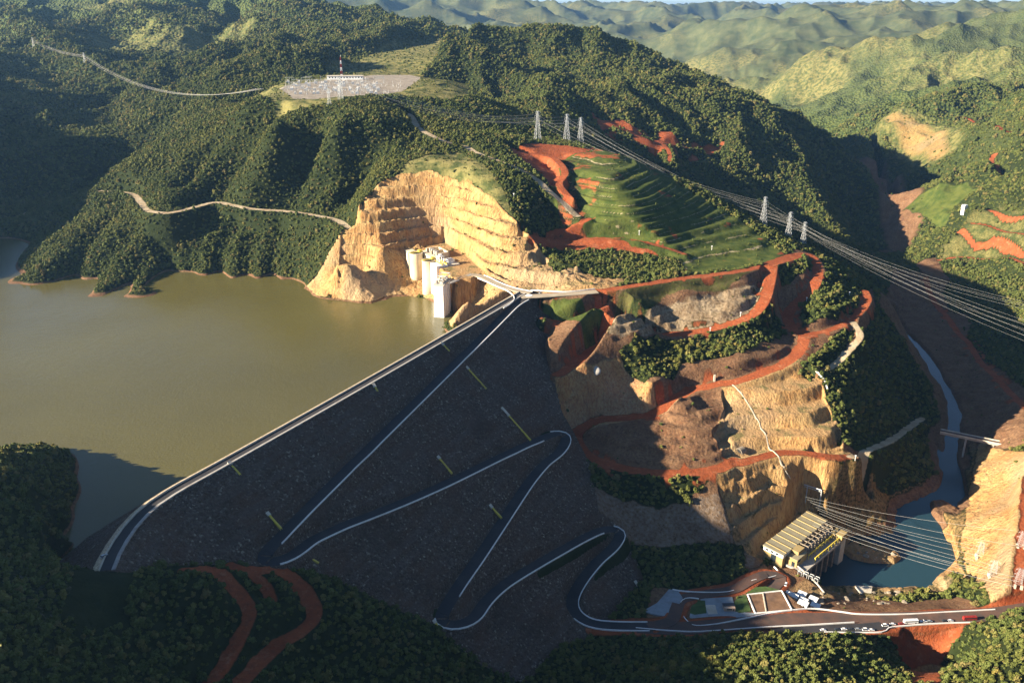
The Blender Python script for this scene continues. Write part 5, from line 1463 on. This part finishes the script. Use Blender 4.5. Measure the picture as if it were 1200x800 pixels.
for o, v0 in ((B1, 398), (B2, 384), (B3, 360)):
    end = Vector(P(1215, v0, 10))
    for j in (0, 1, 2, 3): cable(at(o, *ARM[j]), end + Vector((ARM[j][0], 0, ARM[j][1] * 40 - 30)), 10, 0.045, "power cable crossing the shaded gorge from the last pylons", "cables over the gorge")
for k, j in enumerate((0, 1, 2, 3)):
    cable(at(E2, *ARM[j]), Vector(P(300 + 3 * k, 104, 178)), 42, 0.13, "long sagging power cable from the far hillside to the switchyard", "cables to the far hillside", 40)
    cable(at(E1, *ARM[j]), at(E2, *ARM[j]), 8, 0.13, "power cable between the two distant pylons on the wooded hillside", "cables on the far hillside")
# lines from the power station to the far bank
ga = [Vector(P(u, v, z)) for u, v, z in ((944, 583, -150), (955, 590, -148), (962, 598, -147), (966, 607, -146))]
ends = [F4, F1, F2, F3]
gan = empty("line_gantry", onto(944, 586), R(-38), "steel line gantry on the rock ledge above the power station roof", "gantry")
m = MB()
for x in (-14, 0, 14): m.beam((x, 0, -3), (x, 0, 17), 0.4); m.beam((x, 3, -3), (x, 0, 17), 0.25)
m.beam((-14, 0, 17), (14, 0, 17), 0.45); m.beam((-14, 0, 15), (14, 0, 15), 0.25)
m.build("gantry_frame", "galvanised", gan)
ST_ = [(944, 582, 1197, 622), (946, 585, 1199, 640), (949, 588, 1150, 640), (953, 590, 1152, 645), (956, 594, 1150, 651), (958, 597, 1165, 662), (960, 601, 1167, 667), (956, 605, 1162, 672), (958, 609, 1192, 676), (954, 612, 1194, 681), (952, 615, 1190, 687)]
for i, (u0, v0, u1, v1) in enumerate(ST_):
    p = Vector(P(u0, v0, -146)); q = Vector(P(u1, v1, -152 if u1 < 1170 else -140))
    cable(p, q, 4.5, 0.095, "thick pale power cable from the power station across the pool to the sunlit bank", "cables across the pool")

# ---------------------------------------------------------------- switchyard
rsw = random.Random(21)
def yard_pt(u, v): return P(u, v, 165.2)
g0 = empty("switch_gantry", (0, 0, 165)); m = MB()
for x in (-9, 9): m.beam((x, 0, 0), (x, 0, 10.5), 0.2)
m.beam((-9, 0, 9.2), (9, 0, 9.2), 0.16); m.beam((-9, 0, 10.2), (9, 0, 10.2), 0.14); m.build("portal_frame", "galvanised", g0)
m = MB()
for x in (-5, 0, 5): m.tube([(x, 0, 9.0), (x, 0, 7.0)], 0.25, 6)
m.build("insulator", "grey_concrete", g0)
t0_ = empty("switch_transformer", (0, 0, 165)); m = MB(); m.box(-2.4, 2.4, -1.6, 1.6, 0, 3.6); m.box(-3.2, -2.4, -1.3, 1.3, 0.4, 3.0); m.build("tank", "steel", t0_)
m = MB()
for x in (-1.4, 0, 1.4): m.tube([(x, 0, 3.6), (x, 0, 6.4)], [0.35, 0.2], 6)
m.build("bushing", "white_concrete", t0_)
k = 0
for r_ in range(6):
    v = 96.0 + r_ * 3.0
    for c_ in range(9):
        u = 342 + c_ * 12.5 - r_ * 1.0 + (2.0 if r_ % 2 else 0)
        if v > 111 and (u > 420 or u < 338): continue
        p = yard_pt(u, v)
        o = g0 if k == 0 else copy_tree(g0); k += 1
        o.location = (p[0] + rsw.uniform(-8, 8), p[1] + rsw.uniform(-12, 12), 165.0); o.rotation_euler = (0, 0, R(12 + 90 * (rsw.random() < 0.3))); o.scale = (rsw.uniform(.7, 1.1), 1, rsw.uniform(.75, 1.15))
        tag(o, "slim steel switch gantry in the rows of the hilltop switchyard", "gantry", "switchyard gantries")
k = 0
for r_ in range(5):
    for c_ in range(10):
        p = yard_pt(340 + c_ * 11.0 + r_, 97.8 + r_ * 3.0)
        o = t0_ if k == 0 else copy_tree(t0_); k += 1
        o.location = (p[0] + rsw.uniform(-6, 6), p[1] + rsw.uniform(-16, 16), 165.0); o.rotation_euler = (0, 0, R(12)); o.scale = (rsw.uniform(.7, 1.3),) * 3
        tag(o, "grey transformer with pale bushings between the switchyard gantries", "transformer", "switchyard transformers")
po = empty("switch_post", (0, 0, 165)); m = MB(); m.tube([(0, 0, 0), (0, 0, 2.2)], 0.3, 6); m.build("stand", "steel", po); m = MB(); m.tube([(0, 0, 2.2), (0, 0, 5.2)], [0.36, 0.26], 6); m.build("insulator", "grey_concrete", po)
for k in range(150):
    p = yard_pt(rsw.uniform(334, 470), rsw.uniform(95.5, 112))
    if p[1] < P(0, 112 - max(0, p[0] / 6.0 + 60) * 0.05, 165)[1]: continue
    o = po if k == 0 else copy_tree(po)
    o.location = (p[0], p[1], 165.0); tag(o, "pale insulator post among the gantries of the hilltop switchyard", "insulator", "switchyard posts")
cb = empty("control_building", yard_pt(402, 93.2), R(4), "long pale flat roofed building at the back of the switchyard", "building")
m = MB(); m.box(-32, 42, -8, 8, -2, 7); m.build("wall", "white_sheet", cb); m = MB(); m.box(-33, 43, -9, 9, 7, 7.8); m.build("roof", "pale_concrete", cb)
m = MB()
for x in range(-28, 40, 6): m.box(x, x + 3, -8.06, -8.01, 3, 5.4)
m.build("window", "glass", cb)
ms = empty("radio_mast", yard_pt(400.5, 91.5), 0, "tall red and white radio mast behind the switchyard", "mast")
for i in range(6):
    m = MB(); z0, z1 = i * 7.0, (i + 1) * 7.0; r0, r1 = 2.0 - i * 0.22, 2.0 - (i + 1) * 0.22
    c0 = [(sx * r0, sy * r0, z0) for sx, sy in ((-1, -1), (1, -1), (1, 1), (-1, 1))]; c1 = [(sx * r1, sy * r1, z1) for sx, sy in ((-1, -1), (1, -1), (1, 1), (-1, 1))]
    for q in range(4): m.beam(c0[q], c1[q], 0.32); m.beam(c0[q], c1[(q + 1) % 4], 0.22); m.beam(c1[q], c1[(q + 1) % 4], 0.22)
    m.build("mast_section", "red_paint" if i % 2 else "white_paint", ms)
m = MB(); m.tube([(0, 0, 42), (0, 0, 47)], 0.2, 6); m.build("antenna", "white_paint", ms)

# ---------------------------------------------------------------- road bridge over the river
def bridge():
    a = Vector(P(1102, 504.5, -163)); b = Vector(P(1232, 531, -163)); d = b - a; n = d.length
    root = empty("road_bridge", a, math.atan2(d.y, d.x), "straight concrete road bridge over the narrow river in the gorge", "bridge")
    m = MB(); m.box(0, n, -4.2, 4.2, -1.2, 0); m.build("deck", "grey_concrete", root)
    m = MB(); m.box(0, n, -3.0, 3.0, 0, 0.05); m.build("roadway", "dusty_asphalt", root)
    for y in (-4.0, 4.0): m = MB(); m.box(0, n, y - 0.25, y + 0.25, 0, 1.1); m.build("parapet", "pale_concrete", root)
    m = MB()
    for y in (-2.6, 2.6): m.box(0, n, y - 0.5, y + 0.5, -3.0, -1.2)
    m.build("girder", "grey_concrete", root)
    for x in (28, 56, 84):
        m = MB(); m.box(x - 1, x + 1, -3.2, 3.2, -34, -3.0); m.build("pier", "grey_concrete", root)
bridge()

# ---------------------------------------------------------------- vehicles along the parking lane
def car_parts(root, paint, L=4.4, W=1.8, tall=1.45, pickup=False):
    m = MB(); m.box(-L / 2, L / 2, -W / 2, W / 2, 0.32, 0.86, 0.08, 0.05); b = m.build("car_body", paint, root)
    x0, x1 = (-0.4, 1.0) if pickup else (-L * 0.42, L * 0.22)
    m = MB(); m.box(x0, x1, -W / 2 + 0.06, W / 2 - 0.06, 0.86, tall - 0.06, 0.38, 0.16); m.build("window_glass", "glass", root)
    m = MB(); m.box(x0 + 0.34, x1 - 0.34, -W / 2 + 0.2, W / 2 - 0.2, tall - 0.06, tall); m.build("car_roof", paint, root)
    for sx in (-1, 1):
        for sy in (-1, 1):
            m = MB(); y = sy * (W / 2 - 0.1); m.tube([(sx * L * 0.3, y - 0.11, 0.33), (sx * L * 0.3, y + 0.11, 0.33)], 0.33, 12); m.build("wheel", "tyre", root)
    m = MB()
    for sy in (-1, 1): m.box(L / 2 - 0.06, L / 2 + 0.01, sy * 0.6 - 0.2, sy * 0.6 + 0.2, 0.58, 0.76)
    m.build("headlight", "white_concrete", root)
PROTO = {}
for nm, paint, kw in (("white", "white_paint", {}), ("dark", "dark_paint", {}), ("silver", "silver_paint", {}), ("red", "red_paint", {}), ("van", "white_paint", dict(L=5.2, W=2.0, tall=2.1)), ("pickup", "white_paint", dict(L=5.2, W=1.9, tall=1.75, pickup=True))):
    PROTO[nm] = empty("car" if nm not in ("van", "pickup") else nm, (0, 0, 0)); car_parts(PROTO[nm], paint, **kw)
CARS = [(964.5, 738.3, -158, "white", "white car standing alone at the far end of the row, nearest the dam"), (981, 737.5, -158, "dark", "dark car second along the row from the dam"),
        (989, 737.3, -158, "white", "white car third along the row from the dam"), (997, 737.3, -158.3, "dark", "dark car between two pale ones in the row by the wall's end"),
        (1005, 737.3, -158.5, "silver", "silver car in the row below the end of the lane wall"), (1014, 738, -158.8, "van", "white van in the row below the lane wall's end"),
        (1021, 738.3, -159, "white", "white car last in the row before the wall bends up"), (1037, 733, -159.6, "van", "white van just past the bend of the low wall"),
        (1046, 731.5, -160, "white", "white car between the white van and the dark red car"), (1056, 731, -160, "red", "dark red car right behind the white bus"),
        (1081.5, 728.2, -160.3, "pickup", "white pickup just ahead of the white bus"), (1089, 728.2, -160.4, "silver", "silver car ahead of the white pickup"),
        (1107, 727.6, -160.8, "dark", "dark car between the white bus and the red bus"), (1113.5, 727.4, -160.9, "white", "white car nearest the red bus"),
        (921, 684.5, -158, "van", "white van parked beside the white sheds, on the yard"), (633, 343.5, 0.5, "silver", "car on the pale junction at the end of the dam crest"), (122, 652, 0.1, "silver", "small pale car alone on the crest at the wooded end of the dam")]
used = set()
for u, v, z, kd, lab in CARS:
    p = P(u, v, z); o = PROTO[kd] if kd not in used else copy_tree(PROTO[kd]); used.add(kd)
    zz = {922: 0}.get(u, 0); o.location = (p[0], p[1], z + 0.12 if v > 700 or u < 640 else max(on_ground(p[0], p[1]) + 0.1, z))
    o.rotation_euler = (0, 0, R(3) if v > 700 else R(60)); tag(o, lab, "van" if kd == "van" else "pickup" if kd == "pickup" else "car", "vehicles along the valley road" if v > 700 else None)
def bus(p, paint, lab, L=11.5):
    o = empty("bus", p, R(3), lab, "bus")
    m = MB(); m.box(-L / 2, L / 2, -1.25, 1.25, 0.4, 3.2, 0.1, 0.06); m.build("bus_body", paint, o)
    m = MB(); m.box(-L / 2 + 0.5, L / 2 - 0.4, -1.28, 1.28, 1.5, 2.5); m.build("window_strip", "glass", o)
    m = MB(); m.box(-L / 4, L / 4, -0.8, 0.8, 3.2, 3.45); m.build("roof_unit", paint, o)
    for sx in (-0.3, 0.32):
        for y in (-1.15, 1.15): m = MB(); m.tube([(sx * L, y - 0.15, 0.5), (sx * L, y + 0.15, 0.5)], 0.5, 12); m.build("wheel", "tyre", o)
bus(P(1067, 729.3, -160.1), "white_paint", "long white bus parked beside the valley road above the red slope")
bus(P(1136, 725.5, -161), "red_paint", "dark red bus at the end of the parked line, near the bushes", 11.0)

# ---------------------------------------------------------------- smaller things on the hill
pts = [onto(u, v) for u, v in ((858, 451), (866, 458), (873, 467), (879, 477), (884, 486), (890, 495), (895, 506), (899, 517), (905, 528), (914, 540), (921, 552), (926, 560))]
l = spline(pts, 3.0); l[:, 2] = heights(l[:, 0], l[:, 1]) + 0.25
o = link(strip("drainage_chute", l, [(-0.5, -1.5), (-0.5, 0.3), (-0.3, 0.3), (-0.3, 0.0), (0.3, 0.0), (0.3, 0.3), (0.5, 0.3), (0.5, -1.5)], "pale_concrete")); tag(o, "pale drainage chute running down the cut rock benches below the red road", "drain")
pts = [onto(u, v) for u, v in ((955, 433), (962, 440), (967, 448), (970, 458))]; l = spline(pts, 3.0); l[:, 2] = heights(l[:, 0], l[:, 1]) + 0.3
o = link(strip("drainage_chute", l, [(-0.8, -1.2), (-0.8, 0.3), (0.8, 0.3), (0.8, -1.2)], "white_concrete")); tag(o, "short white drainage chute at the wood's edge below the grey track", "drain")
pp = empty("marker_post", (0, 0, 0)); m = MB(); m.tube([(0, 0, -1), (0, 0, 5.5)], [0.3, 0.22], 8); m.build("pole", "white_concrete", pp); m = MB(); m.box(-0.9, 0.9, -0.15, 0.15, 4.6, 5.8); m.build("panel", "white_paint", pp)
POSTS = [(995, 347, "white marker post on the wooded knoll above the river"), (945, 353.5, "white marker post at the pale tip inside the red road's bend"), (867.5, 371, "white marker post on the red road's wide sunlit corner"),
         (834, 293, "white marker post on the green slope at the mound's foot"), (832, 389, "white marker post at the lower edge of the sunlit red road"), (749, 275, "white marker post on a terrace of the grassy mound"), (602, 231.5, "white marker post beside the pale ridge track"), (1002, 539, "white marker post at the end of the red bench track")]
for i, (u, v, lab) in enumerate(POSTS):
    o = pp if i == 0 else copy_tree(pp); o.location = onto(u, v); tag(o, lab, "post", "white marker posts")
m = MB(); p = onto(837, 446); m.box(-1.0, 1.0, -1.0, 1.0, -3, 7, 0.1, 0.1); o = m.build("drop_shaft", "pale_concrete"); o.location = p; tag(o, "square concrete drop shaft beside the red road above the rock benches", "shaft")
# tunnel portal
p = onto(866, 531); tp = empty("tunnel_portal", p, R(-52), "dark tunnel mouth in the rock where the red loop road ends", "tunnel")
m = MB(); n = 14
for i in range(n):
    a0, a1 = math.pi * i / n, math.pi * (i + 1) / n
    m.quadbox([(r * math.cos(t), y, r * math.sin(t) + 1.0) for y in (-1.2, 6.0) for (r, t) in ((4.0, a0), (4.6, a0), (4.6, a1), (4.0, a1))])
m.build("portal_frame", "boulder_stone", tp)
m = MB(); m.poly([(4.0 * math.cos(math.pi * i / 12), 4.0 * math.sin(math.pi * i / 12)) for i in range(13)], 0, 0.4); o = m.build("opening", "dark_opening", tp); o.rotation_euler = (R(90), 0, 0); o.location = (0, 0.2, 1.0)
# sprayed concrete patch on the wall of the cut
p = Vector(onto(697, 434)); m = MB()
ring = [(0, 0, 1.2)]; m.v.append((0, 0, 1.0))
for k, (r, z) in enumerate(((2.2, 0.95), (4.0, 0.7), (5.3, 0.2), (5.9, -1.0))):
    for i in range(24): t = 2 * math.pi * i / 24; m.v.append((r * math.cos(t) * 1.1, r * math.sin(t), z))
for i in range(24): m.f.append((0, 1 + i, 1 + (i + 1) % 24))
for k in range(3):
    for i in range(24): m.f.append((1 + k * 24 + i, 1 + (k + 1) * 24 + i, 1 + (k + 1) * 24 + (i + 1) % 24, 1 + k * 24 + (i + 1) % 24))
o = m.build("concrete_cap", "grey_concrete", None, True); o.location = p; o.rotation_euler = (R(38), 0, R(-10)); tag(o, "round grey concrete cap on the pale corner of rock above the red loop", "concrete cap")
# plant on the far bank
p = onto(1129, 250); bp = empty("batching_plant", p, R(20), "white batching plant tower on the distant red earth bank", "plant")
m = MB(); m.box(-4, 4, -4, 4, -3, 18); m.box(-6, 6, -3, 3, 10, 15); m.build("plant_tower", "white_paint", bp)
for x in (9, 15): m = MB(); m.tube([(x, 0, -2), (x, 0, 4), (x, 0, 14), (x, 0, 16)], [0.8, 2.4, 2.4, 0.6], 14); m.build("silo", "white_sheet", bp)
m = MB(); m.box(20, 38, -4, 4, -3, 5, 0.3, 0.3); m.build("store_shed", "white_sheet", bp)

# ---------------------------------------------------------------- boulders by the pool
def boulder(seed):
    rg_ = np.random.default_rng(seed); bm = bmesh.new(); bmesh.ops.create_icosphere(bm, subdivisions=2, radius=1.0)
    sc = rg_.uniform(0.6, 1.2, 3); ph = rg_.uniform(0, 6, 3)
    for v in bm.verts:
        f = 1 + 0.22 * math.sin(3 * v.co.x + ph[0]) * math.cos(2.6 * v.co.y + ph[1]) + 0.12 * math.sin(5 * v.co.z + ph[2])
        v.co = Vector((v.co.x * sc[0] * f, v.co.y * sc[1] * f, v.co.z * sc[2] * 0.7 * f))
    me = bpy.data.meshes.new("boulder"); bm.to_mesh(me); bm.free(); me.materials.append(MATS["boulder_stone"]); return me
BM = [boulder(300 + k) for k in range(5)]
rb = random.Random(5)
BP = [(rb.uniform(962, 1062), rb.uniform(692, 708)) for _ in range(26)] + [(rb.uniform(1005, 1060), rb.uniform(632, 652)) for _ in range(10)]
for u, v in BP:
    p = onto(u, v)
    if p[2] < RIVER_Z - 1: continue
    o = link(bpy.data.objects.new("boulder", BM[rb.randrange(5)])); s = rb.uniform(0.9, 2.8)
    o.location = p; o.scale = (s, s, s); o.rotation_euler = (0, 0, rb.uniform(0, 6)); tag(o, "brown boulder among the loose rocks on the shore of the dark pool", "boulder", "boulders on the pool's shore")
# flat sloping spillway slab by the pool
o = patch("concrete_slab", '1002,687 1022,688 1021,696 1008,697', -186, "pale_concrete", 1.5); tag(o, "broken pale concrete slab among the rocks at the pool's edge", "slab")
